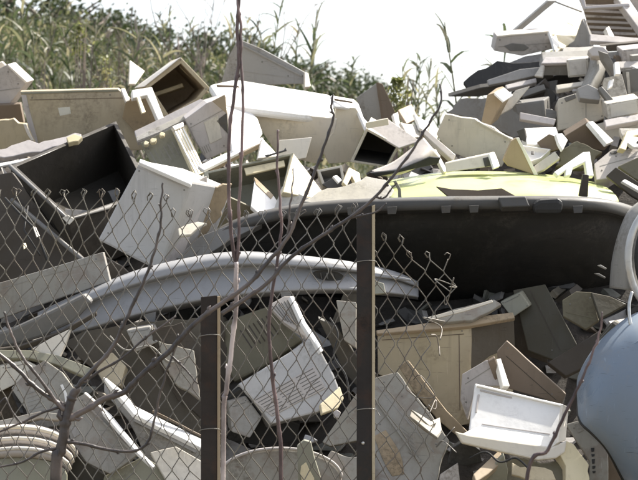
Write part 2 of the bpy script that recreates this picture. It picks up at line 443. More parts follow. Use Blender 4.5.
for k in range(5):
    r = reed(2.3, 30 + 4 * k, 100 + k, (-3.9 + k * .35, 17.2, hill_z(-3.9 + k * .35, 17.2)), k, 'slender grey green giant reed in the thicket behind the heap', 'giant reeds in the thicket behind the heap')
    r['h'] = 2.35; protos.append(r)
random.seed(31)
RE = [r for k, r in enumerate([(4, -20, 17), (12, 8, 16), (22, -8, 18), (33, 5, 16.5), (40, 28, 15.5), (48, -12, 19), (57, 20, 17), (66, -5, 18), (74, 10, 16), (86, 22, 17), (98, -2, 20), (106, 28, 16), (118, 20, 19), (127, 34, 17), (136, 5, 18), (150, 40, 16), (158, 3, 19), (166, 28, 18), (174, 40, 16), (188, 2, 19), (196, 20, 18), (204, 16, 17), (214, 14, 18.5), (223, 4, 19), (246, 34, 17), (262, -3, 18), (270, 24, 19), (288, 16, 18), (301, 4, 17), (296, 34, 20), (318, 48, 18), (330, 60, 17), (345, 52, 19), (352, 66, 17)]) if k % 4 != 2]
for i, (px, yt, Y) in enumerate(RE): reed_at(px, yt, Y, i)
reed_at(416, 44, 17, 1, 'lone giant reed against the white sky right of the grey cabinet panels')
for px_, yt_, Y_, k_ in ((409, 62, 17, 0), (413, 56, 17.3, 2), (420, 50, 17.2, 4), (427, 72, 16.8, 1), (432, 88, 16.5, 3), (445, 84, 16.5, 0), (306, 22, 18, 2), (292, 12, 18.2, 4), (258, 10, 18, 1), (478, 26, 13.6, 2), (489, 14, 13.7, 4)): reed_at(px_, yt_, Y_, k_)
reed_at(424, 82, 16, 3, 'short giant reed beside the yellow leaved bush')
reed_at(440, 78, 16.5, 2, 'short reed at the foot of the tall heap, just behind the grey panel')
reed_at(484, 6, 13.5, 0, 'dark reed with upright leaves behind the black sheeting of the heap')

# undergrowth on the slope
bm = bmesh.new(); ti = []
for i in range(15000):
    Y = random.uniform(14.2, 23.5); x = random.uniform(-.26, .12) * Y * 1.05 if i > 1800 else random.uniform(-6, 6)
    z = hill_z(x, Y); c = noise.noise(Vector((x * 1.3, Y * .8, 5)))
    ln = random.uniform(.2, .62) * (1 + .5 * c); tt = min(1, max(0, .42 + c * .7 + random.gauss(0, .22)))
    az = random.uniform(0, 6.3); el = random.uniform(.7, 1.5)
    blade(bm, ti, (x, Y, z - .03), (math.cos(az) * math.cos(el), math.sin(az) * math.cos(el), math.sin(el)), ln, random.uniform(.008, .022), random.uniform(.2, 1.2), tt, 3)
for i in range(15000):
    Y = random.uniform(15, 23.5); x = random.uniform(-.24, .07) * Y
    c = noise.noise(Vector((x * 1.1, Y * .7, 11)))
    if c < -.12: continue
    z = hill_z(x, Y) + random.uniform(0, .32 + .5 * c); s = random.uniform(.02, .055)
    v = Vector((random.gauss(0, 1), random.gauss(0, 1), random.gauss(.6, .8))).normalized(); u = v.orthogonal().normalized(); w_ = v.cross(u)
    p = Vector((x, Y, z)); a = [bm.verts.new(p + q) for q in (u * s, w_ * s * .45, -u * s, -w_ * s * .45)]
    bm.faces.new(a); ti.append(min(1, max(0, .25 + c * .8 + random.gauss(0, .2))))
o = link('undergrowth', bm, 'weed'); set_tint(o, ti)
tag(o, 'tangled green and straw coloured grass and weeds covering the slope', 'undergrowth', kind='stuff')

# bare bushes standing in the weeds
def bare_bush(px, Y, ytop, seed, label, n=7, spread=1.0):
    random.seed(seed); x = (px - 319) / F_PX * Y; zb = hill_z(x, Y) - .05; zt = CAM_Z - (ytop - 240) / F_PX * Y
    bm = bmesh.new()
    def grow(p, d, ln, r, lev):
        pts = [p]; 
        for i in range(6):
            d = (d + Vector((random.gauss(0, .13), random.gauss(0, .13), random.gauss(.08, .1)))).normalized(); p = p + d * ln / 6; pts.append(p)
        add_tube(bm, pts, [r * (1 - .7 * i / 6) for i in range(7)], 5)
        if lev:
            for k in range(3): grow(pts[random.randint(2, 5)], (d + Vector((random.gauss(0, .5), random.gauss(0, .4), random.uniform(0, .6)))).normalized(), ln * .45, r * .55, lev - 1)
    for i in range(n):
        grow(Vector((x + random.gauss(0, .08), Y + random.gauss(0, .08), zb)), Vector((random.gauss(0, .3 * spread), random.gauss(0, .2), 1)).normalized(), (zt - zb) * random.uniform(.7, 1), random.uniform(.010, .018), 2)
    o = link('bare_bush', bm, 'dead_wood'); tag(o, label, 'bush'); return o
bare_bush(52, 15.5, 4, 1, 'leafless brown bush with thick stems among the reeds above the long beige board', 5)
bare_bush(28, 15, 20, 2, 'pale tangled leafless bush beside the white cabinet at the photo edge', 7, 1.6)
bare_bush(124, 18, -12, 3, 'tall leafless bush with curved twigs against the sky above the open beige cabinet', 4, 1.4)
bare_bush(192, 17.5, 6, 4, 'thin leafless bush rising behind the open beige cabinet', 4, .5)
bare_bush(150, 16.5, 22, 6, 'low leafless bush between the reeds behind the small white bracket', 6, 1.5)

def leafy(name, label, cat, px, Y, py0, py1, rx, mat, n, seed, size=(.02, .05), parts=True):
    """stem with leaves through an uneven crown"""
    random.seed(seed); x = (px - 319) / F_PX * Y; z0 = CAM_Z - (py1 - 240) / F_PX * Y; z1 = CAM_Z - (py0 - 240) / F_PX * Y
    zg = max(hill_z(x, Y), 0) if Y > 13 else heap_z(x, Y)
    r = empty(name, (x, Y, zg)); st = bmesh.new(); lf = bmesh.new(); ti = []
    for k in range(9):
        e = Vector((x + random.gauss(0, rx * .6), Y + random.gauss(0, rx * .6), random.uniform(z0 + (z1 - z0) * .4, z1)))
        b = Vector((x, Y, zg - .03)); m_ = b.lerp(e, .55) + Vector((0, 0, (z1 - z0) * .1))
        add_tube(st, [b, m_, e], [.014, .009, .003], 5)
    for i in range(n):
        t = random.random(); p = Vector((random.gauss(0, 1), random.gauss(0, 1), 0)) * rx * .5 * (1.1 - .6 * t)
        q = Vector((x, Y, z0 + (z1 - z0) * t)) + p
        if noise.noise(q * (2.2 / rx) * .5) < -.1: continue
        s = random.uniform(*size); v = Vector((random.gauss(0, 1), random.gauss(0, 1), random.gauss(.5, .8))).normalized(); u = v.orthogonal().normalized(); w_ = v.cross(u)
        a = [lf.verts.new(q + k) for k in (u * s, w_ * s * .5, -u * s, -w_ * s * .5)]; lf.faces.new(a)
        ti.append(min(1, max(0, .45 + noise.noise(q * 4) * .6 + random.gauss(0, .15))))
    link('stem', st, 'dead_wood', r); l = link('leaves', lf, mat, r); set_tint(l, ti); tag(r, label, cat); return r
leafy('leafy_bush', 'yellow leaved bush growing out behind the grey cabinet panel', 'bush', 398, 12.2, 78, 122, .11, 'yellow_leaf', 420, 5, (.012, .03))
leafy('leafy_bush', 'bright yellow green weed among the reeds above the long beige board', 'bush', 80, 15.4, 24, 58, .09, 'yellow_leaf', 220, 15, (.012, .03))
leafy('leafy_bush', 'small yellow green shoot at the top edge of the long beige board', 'bush', 106, 15, 56, 90, .07, 'yellow_leaf', 120, 16, (.012, .028))
# distant trees on the ridge
def far_tree(px, Y, pytop, rx, seed, label):
    random.seed(seed); x = (px - 319) / F_PX * Y; zt = CAM_Z - (pytop - 240) / F_PX * Y; zb = 0 if Y > 55 else max(0, hill_z(x, Y) - .1)
    r = empty('hillside_tree', (x, Y, zb)); tr = bmesh.new(); add_tube(tr, [(x, Y, zb), (x + .05, Y, (zb + zt) / 2), (x, Y, zt - rx * .4)], [rx * .12, rx * .08, rx * .03], 7)
    for k in range(6):
        a = random.uniform(0, 6.3); h = zb + (zt - zb) * random.uniform(.5, .8)
        add_tube(tr, [(x, Y, h), (x + math.cos(a) * rx * .7, Y + math.sin(a) * rx * .7, h + rx * .5)], [rx * .05, rx * .015], 5)
    lf = bmesh.new(); ti = []
    cl = [Vector((x + random.gauss(0, .5) * rx, Y + random.gauss(0, .5) * rx, zt - rx * random.uniform(.25, 2.0))) for _ in range(16)]
    for i in range(1500):
        c = random.choice(cl); q = c + Vector((random.gauss(0, 1), random.gauss(0, 1), random.gauss(0, .8))) * rx * .24
        s = rx * random.uniform(.04, .10); v = Vector((random.gauss(0, 1), random.gauss(0, 1), random.gauss(.4, .9))).normalized(); u = v.orthogonal().normalized(); w_ = v.cross(u)
        a = [lf.verts.new(q + k) for k in (u * s, w_ * s * .6, -u * s, -w_ * s * .6)]; lf.faces.new(a); ti.append(min(1, max(0, random.gauss(.4, .2))))
    link('trunk', tr, 'dead_wood', r); l = link('crown', lf, 'tree_leaf', r); set_tint(l, ti); tag(r, label, 'tree', 'dark trees on the ridge'); return r
FT = [(70, 28, -2, .7), (118, 30, 8, .5), (150, 32, 22, .6), (178, 30, 26, .5), (205, 31, 28, .6), (232, 30, 34, .55), (258, 30, 42, .5), (282, 31, 50, .5), (304, 30, 57, .45), (322, 31, 59, .5), (340, 30, 64, .45), (358, 31, 70, .45), (376, 30, 78, .4), (95, 28, 12, .6), (35, 27, -10, .8), (8, 27, -25, .9),
      (52, 25, 22, .6), (85, 25.5, 34, .55), (112, 26, 36, .5), (138, 26, 44, .5), (165, 26, 46, .5), (192, 26, 50, .5), (218, 26, 54, .5), (244, 26, 60, .45), (270, 26, 68, .45), (296, 27, 72, .4), (316, 27, 76, .4), (336, 27, 80, .4)]
for i, (px, Y, pt, rx) in enumerate(FT):
    far_tree(px, Y, pt, rx, 40 + i, 'dark leafy tree on the ridge behind the reeds')
random.seed(11)
# ================================================================== the scrap heap
W = 'white'
# ---- upper left
o = slab('cabinet_sheet', 'white chamfered cabinet end with bright edges above the long beige board', 'panel', [(-30, 84), (8, 64), (27, 82), (8, 106), (-30, 122)], (-.25, -.93, -.2), 'lilac', d=9.9, th=.10)
on(o, 'lit_edge_strip', [(8, 64.5), (27, 82), (25.5, 83.5), (7.5, 66.5)], 'white')  # highlight of the lit top edge, painted as a white strip
slab('cabinet_sheet', 'thin pale sheet tucked behind the white chamfered cabinet end', 'panel', [(-30, 70), (2, 62), (12, 72), (6, 100), (-30, 108)], FD, W, d=10.1, th=.025)
o = slab('furniture_board', 'long beige board lying lengthwise below the reeds', 'board', [(20, 91.5), (118, 89), (152, 118), (150, 150), (38, 152), (30, 128)], (.05, -.97, -.2), 'beige', d=9.75, th=.06)
on(o, 'flange', [(20.5, 92), (118, 89.6), (120, 91.5), (21.5, 94)], 'greygreen', th=.02)
on(o, 'end_rib', [(21, 95), (26, 95), (40, 151), (34, 151)], 'lilac', th=.008)
slab('board', 'dark brown sheet standing for the shaded gap under the white chamfered cabinet end', 'board', [(-30, 107), (20, 104), (24, 124), (-30, 118)], FD, 'brown', d=9.85, th=.05)  # brown sheet carries the darkness of the gap here
o = slab('plastic_sheet', 'bent beige panel with a chipped white edge below the dark brown gap sheet', 'panel', [(-30, 124), (14, 119), (26, 124), (35, 142), (28, 150), (-30, 150)], FD, 'beige', d=9.6, th=.03, rough=-1.6)
on(o, 'chipped_edge', [(23, 124), (26, 124), (30, 133), (34, 141), (31, 141), (27, 134)], 'white', rough=.6)
slab('torn_foil', 'crumpled lilac plastic strip lying along the black crate', 'scrap', [(-20, 150), (6, 148), (20, 143), (44, 141), (66, 137), (82, 134), (80, 141), (60, 146), (40, 152), (14, 156), (-20, 160)], FUU, 'lilac', d=9.25, th=.03, rough=1.3)
slab('foil_lump', 'torn cream scrap stuck to the end of the crumpled lilac strip', 'scrap', [(66, 137), (74, 134), (82, 136), (78, 142), (68, 143)], FUU, 'cream', d=9.15, th=.03, rough=-1.6)
slab('edge_trim', 'thin bright white trim lying over the far corner of the black crate', 'trim', [(-20, 166), (14, 160.5), (33, 157), (34, 159), (14, 163.5), (-20, 170)], FUU, 'white_clean_lit', d=8.95, th=.012)
# black crate
N_, L_, F_, R_ = (69, 221, 8.25), (10, 166, 8.75), (116, 121, 9.55), (152, 192, 8.95)
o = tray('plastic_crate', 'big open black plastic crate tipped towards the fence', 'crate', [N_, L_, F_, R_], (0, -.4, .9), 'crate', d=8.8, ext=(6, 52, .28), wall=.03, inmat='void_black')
o['_pl'] = []
slab('rim_clip', None, None, [(62, 218, 8.235), (68, 215, 8.24), (75, 219, 8.235), (69, 225, 8.22)], F, 'pale_grey', th=.012, parent=o)
def bar(name, label, cat, a, b, wpx, mat, d, th=.03, n=F, group=None, parent=None, rough=.3):
    dx, dy = b[0] - a[0], b[1] - a[1]; l = math.hypot(dx, dy); ux, uy = -dy / l * wpx / 2, dx / l * wpx / 2
    return slab(name, label, cat, [(a[0] + ux, a[1] + uy), (b[0] + ux, b[1] + uy), (b[0] - ux, b[1] - uy), (a[0] - ux, a[1] - uy)], n, mat, d=d, th=th, group=group, parent=parent, rough=rough)
bm = bmesh.new(); add_tube(bm, [P(10, 166, 8.74), P(69, 220.5, 8.24), P(112, 206, 8.58)], .010, 7); link('rim_bead', bm, 'mid_grey', o, smooth=True)
bm = bmesh.new(); add_tube(bm, [P(12, 200, 8.55), P(50, 232, 8.3), P(90, 266, 8.05)], .011, 7)
o2 = link('metal_rod', bm, 'mid_grey', smooth=True); tag(o2, 'grey metal rod leaning against the lower side of the black crate', 'rod')
slab('hardboard_sheet', 'dark sheet painting the shade of the gap below the black crate', 'panel', [(-25, 178), (12, 172), (52, 226), (88, 262), (60, 275), (-25, 290)], (-.2, -.9, .2), 'dark_brown', d=8.5, th=.03)  # dark cavity below the crate: its shade painted as a sheet
bm = bmesh.new(); add_tube(bm, [P(5, 198, 8.3), P(20, 214, 8.25), P(32, 226, 8.2), P(39, 238, 8.2), P(47, 260, 8.1)], .006, 6)
add_tube(bm, [P(28, 206, 8.3), P(24, 230, 8.2), P(40, 255, 8.1)], .004, 6)
tag(link('broken_cable', bm, 'black', smooth=True), 'black cable hanging in the dark gap beneath the black crate', 'cable')
slab('paint_chip', 'tiny white flake on the cable in the dark gap beneath the black crate', 'scrap', [(33, 226), (36, 227), (40, 236), (37, 237)], RU, 'white', d=8.15, th=.006)
slab('paint_chip', 'small cream flake below the white flake under the black crate', 'scrap', [(23, 243), (26, 243), (27, 247), (24, 249)], RU, 'cream', d=8.1, th=.006)
# open beige cabinet
o = tray('open_cabinet', 'open beige cabinet standing on its corner behind the white bracket', 'cabinet', [(144, 86), (181, 57.5), (210, 88), (199, 101), (166, 120)], (.10, -.96, .05), 'beige', d=9.75, ext=(-9, 1, .45), wall=.022, inmat='tan', bevel=.004)  # tan interior: beige darkened to hold the shade inside
slab('side_panel', None, None, [(134, 88, 9.86), (170, 62, 9.92), (181, 57, 9.72), (144, 86.5, 9.72)], LU, 'pale_grey', th=.006, parent=o)
bar('inner_ledge', None, None, (153, 95), (183, 85), 4, 'beige', 9.92, th=.10, parent=o)
bar('inner_ledge', None, None, (180, 66), (207, 92), 3, 'beige', 9.9, th=.10, parent=o)
slab('angle_bracket', 'white angle bracket in front of the open beige cabinet', 'bracket', [(132, 90), (152, 87), (164, 118), (158, 120), (147, 95), (133, 98)], (.35, -.72, .6), 'white_clean_lit', d=9.55, th=.03)
slab('plastic_offcut', 'small upright white triangle beside the corner of the open beige cabinet', 'scrap', [(130, 60), (145, 71), (136, 84), (129, 84)], RU, 'white', d=9.9, th=.015)
slab('plastic_offcut', 'short bright white strip at the end of the long beige board', 'scrap', [(121, 88.5), (125, 88), (130, 100), (126, 102)], RU, 'white', d=9.6, th=.012)
slab('plastic_offcut', 'narrow cream strip framed by the white angle bracket', 'scrap', [(137, 97), (140, 96.5), (146, 112), (142, 113)], RU, 'cream', d=9.5, th=.012)
slab('plastic_sheet', 'beige panel piece behind the narrow cream strip', 'panel', [(126, 100), (146, 94), (160, 121), (136, 133), (122, 118)], FD, 'tan', d=9.7, th=.02)
# lilac case
o = slab('appliance_case', 'grey lilac appliance case lying tilted above the ribbed white grille', 'case', [(185, 119), (207, 103), (226, 96), (229, 150), (207, 160), (196, 142)], (.12, -.97, -.2), 'lilac', d=9.1, ext=(-4, -4, .4))
on(o, 'front_patch', [(204, 122), (218, 115), (222, 138), (210, 144)], 'pale_grey', th=.003)
slab('wood_insert', None, None, [(212, 101), (225, 94.5), (227, 114)], F, 'tan', d=9.02, th=.01, parent=o)
on(o, 'slot', [(216, 121), (227, 113), (228, 134)], 'dark_grey', th=.004)
o = slab('ledge_strip', 'long pale ledge with a stepped edge resting before the open beige cabinet', 'strip', [(134, 131), (200, 99), (210, 101), (187, 120), (160, 133), (137, 142)], (-.1, -.75, .65), 'lilac', d=9.35, th=.03)
on(o, 'step', [(136, 137), (186, 113), (188, 118), (160, 132), (137, 141)], 'pale_grey', th=.01)
slab('metal_plate', 'grey green metal plate in shade left of the ribbed white grille', 'plate', [(140, 143), (176, 126), (190, 146), (194, 178), (150, 162)], (-.15, -.97, 0), 'greygreen', d=9.05, th=.03)
for i, (x, y, s) in enumerate(((146, 143, 3), (153, 140, 3.5), (162, 134, 3))):
    slab('plaster_crumb', ['lowest of the three pale crumbs on the edge of the grey green plate', 'middle one of the three pale crumbs on the edge of the grey green plate', 'highest of the three pale crumbs on the edge of the grey green plate'][i], 'crumb', [(x - s, y), (x - s * .3, y - s * .8), (x + s, y - s * .4), (x + s * .6, y + s * .6), (x - s * .5, y + s * .7)], FUU, 'cream', d=9.0, th=.02, rough=.5, group='pale crumbs on the grey green plate')
o = slab('vent_grille', 'sunlit ribbed cream white grille standing on end', 'grille', [(173, 127), (183, 122.5), (206, 172), (195, 176)], RU, 'cream', d=8.95, th=.02)
for k in range(4):
    t = .14 + .24 * k; a = (173 + 10 * t, 127 - 4.5 * t); b = (195 + 11 * t, 176 - 4 * t)
    on(o, 'rib', [(a[0] - .7, a[1] + 2), (a[0] + .7, a[1] + 2), (b[0] + .7, b[1] - 2), (b[0] - .7, b[1] - 2)], 'white_clean_lit', th=.012)
on(o, 'end_cap', [(172.5, 126.5), (183, 122), (184.5, 126), (175, 130)], 'white', off=.012, th=.02)
# big white liner
slab('grey_sheet', 'large grey sheet with a sloping top behind the big white fridge liner', 'sheet', [(222, 80), (229, 56), (238, 39), (262, 49), (306, 73), (309, 84), (222, 86)], (-.15, -.98, -.05), 'grey', d=10.35, th=.02)
slab('edge_trim', 'short bright strip on the corner of the large grey sheet', 'trim', [(305, 72), (308.5, 73), (311, 86), (305, 87)], RU, 'white', d=10.25, th=.02)
o = slab('fridge_liner', 'big white plastic fridge liner lying face up in full sun', 'liner', [(209, 84), (235, 78.5), (331, 94), (337, 118), (300, 114), (252, 108), (222, 104)], (.16, -.42, .89), 'white_clean_lit', d=9.45, th=.05, bevel=.02)
slab('side_wall', None, None, [(254, 110), (337, 119), (333, 140), (316, 164), (300, 160), (276, 152), (262, 132)], (-.1, -.9, -.42), 'white', d=9.42, th=.02, parent=o)
slab('moulded_foot', None, None, [(284, 140), (300, 142), (306, 146), (296, 160), (283, 156)], (-.1, -.8, -.1), 'cream', d=9.3, th=.03, parent=o)
slab('end_wall', None, None, [(336, 106), (356, 108), (366, 126), (351, 162), (329, 164), (322, 150), (334, 130)], (.25, -.9, -.35), 'white', d=9.4, th=.02, parent=o)
slab('end_flange', None, None, [(331, 95), (354, 99), (359, 104), (364, 118), (371, 126), (366, 129), (357, 109), (335, 106)], (.5, -.5, .7), 'white_clean_lit', d=9.36, th=.02, parent=o, bevel=.006)
slab('lip', None, None, [(334, 98.5), (352, 101.5), (354, 103.8), (335, 101)], (.3, -.9, -.2), 'brown', d=9.33, th=.01, parent=o)
slab('rounded_end', None, None, [(214, 102), (246, 106), (258, 118), (263, 132), (256, 142), (232, 151), (228, 112)], (.30, -.5, .8), 'white_clean_lit', d=9.2, th=.03, parent=o, bevel=.012)
slab('lip', None, None, [(216, 85), (238, 86), (240, 88), (217, 87.5)], FD, 'brown', d=9.36, th=.01, parent=o)
slab('white_trim', 'long white trim slanting below the rounded end of the fridge liner', 'trim', [(198, 166), (240, 146), (262, 137), (265, 141), (238, 153), (204, 170)], (.2, -.6, .8), 'white_clean_lit', d=8.95, th=.02)
slab('tan_strip', 'narrow brown strip under the long white trim', 'strip', [(208, 169), (240, 154), (262, 143), (263, 147), (238, 159), (212, 173)], FD, 'tan', d=8.98, th=.02)
slab('plastic_offcut', 'white pointed offcut behind the middle bare twig', 'scrap', [(258, 158), (262, 138), (270, 146), (279, 156)], RU, 'white', d=8.9, th=.02)
slab('black_strip', 'dark narrow strip at the foot of the white pointed offcut', 'strip', [(257, 157), (284, 150), (285.5, 147), (287, 151), (258, 160)], F, 'dark_grey', d=8.85, th=.015)
slab('foam_block', 'white foam block under the moulded foot of the fridge liner', 'block', [(279, 140), (312, 137), (306, 158), (284, 162), (276, 154)], (.1, -.92, .1), 'white', d=9.12, th=.06)
# centre: white box, open cabinet
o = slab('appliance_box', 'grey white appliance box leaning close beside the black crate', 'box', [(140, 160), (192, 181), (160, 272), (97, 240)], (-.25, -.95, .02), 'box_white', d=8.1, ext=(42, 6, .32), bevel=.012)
slab('lit_top_edge', None, None, [(140, 158.5), (193, 178.5), (191, 184.5), (139, 162)], (.1, -.5, .85), 'white_clean_lit', d=8.06, th=.02, parent=o)  # white strip: sun glare on the box's top edge put into colour
slab('side_skin', None, None, [(193, 183), (207, 176), (208, 196), (180, 262), (163, 270)], (.55, -.83, 0), 'lilac', d=8.16, th=.012, parent=o)
o = slab('wood_board', 'brown beige panel leaning against the side of the grey white appliance box', 'panel', [(200, 186), (232, 184), (222, 215), (194, 250), (182, 252)], (.2, -.95, -.15), 'tan', d=8.25, th=.04, rough=-1.6)
on(o, 'moulding', [(206, 190), (211, 189), (192, 238), (187, 240)], 'olive', th=.01)
slab('torn_foil', 'crumpled white scraps hanging over the brown beige panel', 'scrap', [(178, 229), (186, 224), (198, 222), (207, 223), (198, 228), (190, 234), (180, 236)], FUU, W, d=8.0, th=.015, rough=1.2)
slab('bent_pipe', 'dark lilac pipe sloping behind the silver grey bumper below the brown beige panel', 'pipe', [(176, 258), (200, 236), (236, 222), (258, 214), (262, 224), (230, 240), (196, 262)], FU, 'mid_grey', d=8.1, th=.05)
o = tray('open_case', 'open greenish case with a yellow inner wall above the black bumper', 'case', [(204, 172), (294, 152.5), (284, 196), (268, 216), (206, 196)], (.05, -.85, .5), 'greygreen', d=8.75, th=.20, wall=.015, inmat='greygreen')
slab('yellow_strip', None, None, [(244, 168), (284, 160), (285, 166), (246, 175)], FUU, 'cream', d=8.82, th=.01, parent=o)
slab('front_wall', None, None, [(200, 188), (214, 190), (266, 214), (258, 219), (232, 226), (206, 232)], FD, 'olive', d=8.55, th=.02, parent=o)
slab('case_end', 'cream yellow triangular case end catching the sun above the black bumper', 'panel', [(293.5, 153), (308, 172), (323, 192), (312, 198), (283, 192)], (.45, -.62, .62), 'cream', d=8.6, th=.03)
o = slab('picture_frame', 'sunlit white square panel lying inside the open greenish case', 'panel', [(255, 178), (274, 196), (283, 209), (262, 216), (251, 206)], (.25, -.5, .83), 'white_clean_lit', d=8.55, th=.02)
on(o, 'frame_edge', [(254, 177), (256.5, 178.5), (273.5, 195), (271, 198.5), (256, 184)], 'tan', th=.015)
slab('cabinet_sheet', 'grey slab lying behind the cream yellow case end', 'panel', [(282, 186), (312, 199), (300, 210), (272, 214)], FU, 'pale_grey', d=8.5, th=.03)
# small case in middle
o = tray('open_box', 'small open grey box with dark inside below the white fridge liner', 'box', [(317, 170), (342, 165), (345, 182), (336, 188), (322, 184)], (-.05, -.9, .42), 'pale_grey', d=8.85, th=.10, wall=.012, inmat='grey')
slab('lid_flap', None, None, [(322, 184), (334, 177), (345, 181), (343, 188), (330, 190)], FU, 'dark_grey', d=8.78, th=.012, parent=o)
slab('hinge_tab', None, None, [(333, 176), (337, 175), (342, 180), (339, 183)], RU, 'white_clean_lit', d=8.74, th=.012, parent=o)
slab('angle_bracket', 'small cream bracket with a dark opening beside the small open grey box', 'bracket', [(343, 182), (349, 167), (360, 173), (361, 182), (356, 184), (352, 176), (347, 186)], RU, 'cream', d=8.7, th=.02)
# grey sheet right of liner
o = slab('grey_sheet', 'pale grey upright sheet with a brown edge behind the fridge liner end', 'sheet', [(356, 98), (378, 82), (384, 120), (366, 126)], (-.2, -.97, -.05), 'grey', d=10.1, th=.03)
slab('edge_board', None, None, [(378, 82), (383, 84), (398, 118), (384, 121)], (.4, -.9, .05), 'brown', d=10.05, th=.03, parent=o)
o = tray('hollow_housing', 'grey hollow housing with a dark opening facing down behind the lime green car panel', 'housing', [(366, 128), (400, 146), (388, 168), (350, 162)], (-.1, -.96, -.22), 'pale_grey', d=9.1, th=.35, wall=.014, inmat='dark_grey')
slab('top_skin', None, None, [(365, 123), (388, 119), (420, 141), (399, 148), (366, 129)], (.0, -.72, .69), 'lilac', d=9.12, th=.012, parent=o)
slab('front_lip', None, None, [(365, 123), (388, 118.5), (389, 125), (367, 129)], FD, 'white', d=9.0, th=.015, parent=o)
o = sheet('bumper_end', 'torn grey white bumper end curving up to a point beside the lime green car panel', 'bumper', [[(372, 171, 8.9), (392, 163, 8.85), (410, 150, 8.85), (424, 138, 8.9)], [(374, 174, 8.8), (396, 171, 8.72), (418, 160, 8.72), (432, 148, 8.8)], [(376, 176, 8.85), (400, 174, 8.8), (424, 164, 8.8), (440, 158, 8.9)]], 'lilac', kv=4)
slab('rubber_lip', None, None, [(370, 173), (398, 170), (430, 157), (441, 158), (438, 164), (402, 172), (376, 177)], FD, 'black', d=8.7, th=.02, parent=o)
for pts, m, d, lab in [
  ([(398, 110), (412, 104), (419, 118), (407, 124)], 'tan', 9.7, 'tan wooden block end below the yellow leaved bush'),
  ([(393, 114), (398, 112), (402, 130), (397, 128)], 'white', 9.5, 'thin upright white sliver left of the tan wooden block end'),
  ([(414, 113), (428, 122), (441, 130), (434, 137), (420, 128)], 'white_clean_lit', 9.5, 'sunlit white scrap right of the tan wooden block end'),
  ([(400, 122), (422, 126), (428, 136), (410, 138)], 'pale_grey', 9.45, 'grey flat scrap beneath the sunlit white scrap'),
  ([(421, 142), (432, 146), (441, 156), (428, 158), (420, 152)], 'white_clean_lit', 9.0, 'bright white corner piece above the end of the rubber lip'),
  ([(430, 124), (441, 131), (436, 141), (428, 134)], 'cream', 9.4, 'cream flake at the foot of the short reed')]:
    slab('plastic_offcut', lab, 'scrap', pts, RU, m, d=d, th=.02, rough=.5)
slab('trim_bar', 'pinkish trim bar slanting down to the lime green car panel', 'bar', [(420, 131), (425, 128), (456, 155), (453, 161)], (.1, -.8, .55), 'lilac', d=9.0, th=.035)
slab('trim_bar', 'dark bar beneath the pinkish slanting trim bar', 'bar', [(421, 135), (424, 134), (452, 162), (443, 162)], FD, 'brown', d=9.05, th=.03)
slab('white_strip', 'thin white strip between the slanting trim bar and the small white box', 'strip', [(433, 150), (436, 149), (448, 171), (444, 172)], RU, 'white_clean_lit', d=8.9, th=.02)
# big grey panel
slab('cabinet_sheet', 'large plain grey cabinet side on the slope of the tall heap', 'panel', [(445, 114), (475, 119), (513, 139), (502, 167), (486, 166), (447, 150), (436, 134)], (-.15, -.97, -.15), 'pale_grey', d=9.15, th=.05, rough=.5)
slab('cabinet_sheet', 'darker grey panel behind the large plain grey cabinet side', 'panel', [(446, 112), (462, 98), (512, 96), (560, 112), (552, 128), (514, 138), (476, 120)], FU, 'mid_grey', d=9.6, th=.03, rough=-1.6)
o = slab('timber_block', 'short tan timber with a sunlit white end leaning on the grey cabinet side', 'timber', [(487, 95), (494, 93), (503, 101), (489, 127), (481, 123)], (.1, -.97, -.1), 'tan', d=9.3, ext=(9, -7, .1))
slab('sunlit_end', None, None, [(494.5, 93), (504, 87.5), (513, 95), (503.5, 101)], (.3, -.5, .8), 'white_clean_lit', d=9.27, th=.012, parent=o)  # white top on tan timber: the sunlight is in the colour
slab('cloth_sheet', 'grey cloth strip hanging behind the short tan timber', 'cloth', [(505, 101), (516, 90), (530, 86), (512, 108), (498, 116)], FU, 'pale_grey', d=9.45, th=.012)
o = slab('triangle_board', 'tan triangular board with a bright edge standing on the lime green car panel', 'board', [(511, 141), (517, 137.5), (534, 175), (508, 166), (503, 160)], (.05, -.99, -.1), 'tan', d=8.85, th=.03)
on(o, 'bright_edge', [(516, 138), (519, 137.5), (538, 175), (534, 175)], 'white_clean_lit', th=.012)
o = slab('white_box', 'long small white box with a dark window lying behind the lime green car panel', 'box', [(444, 163), (489, 153.5), (494, 166), (446, 173)], (.1, -.9, .35), 'white', d=8.75, ext=(6, -2, .1), bevel=.006)
on(o, 'window', [(483, 158), (491, 156), (493, 165), (485, 167)], 'dark_grey', th=.004)
slab('end_cap', None, None, [(489, 153), (496, 155), (500, 166), (494, 168)], RU, 'white_clean_lit', d=8.72, th=.015, parent=o)
o = slab('white_box', 'bright white box with a dark end right of the tan triangular board', 'box', [(524, 128), (556, 127), (560, 139), (540, 145), (527, 144)], (.1, -.6, .8), 'white_clean_lit', d=9.1, th=.08)
slab('dark_end', None, None, [(516, 131), (524, 128), (527, 143), (521, 140)], (-.5, -.85, 0), 'dark_grey', d=9.08, th=.02, parent=o)
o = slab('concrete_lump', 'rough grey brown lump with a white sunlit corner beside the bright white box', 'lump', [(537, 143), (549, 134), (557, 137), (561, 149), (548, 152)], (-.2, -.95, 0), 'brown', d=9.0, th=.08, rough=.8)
slab('sunlit_corner', None, None, [(556, 134), (562, 133), (568, 140), (563, 150), (559, 143)], RU, 'white_clean_lit', d=8.97, th=.02, parent=o)  # sunlit top of the grey brown lump, painted white
o = tray('shallow_tray', 'shallow white tray with a drain hole below the bright white box', 'tray', [(521, 145), (551, 149), (541, 158), (529, 162)], (.05, -.7, .7), 'white_clean_lit', d=8.95, th=.035, wall=.008)
slab('drain_hole', None, None, [(531, 151), (534, 151), (534, 154), (531, 154)], (.05, -.7, .7), 'dark_grey', d=8.93, th=.006, parent=o)
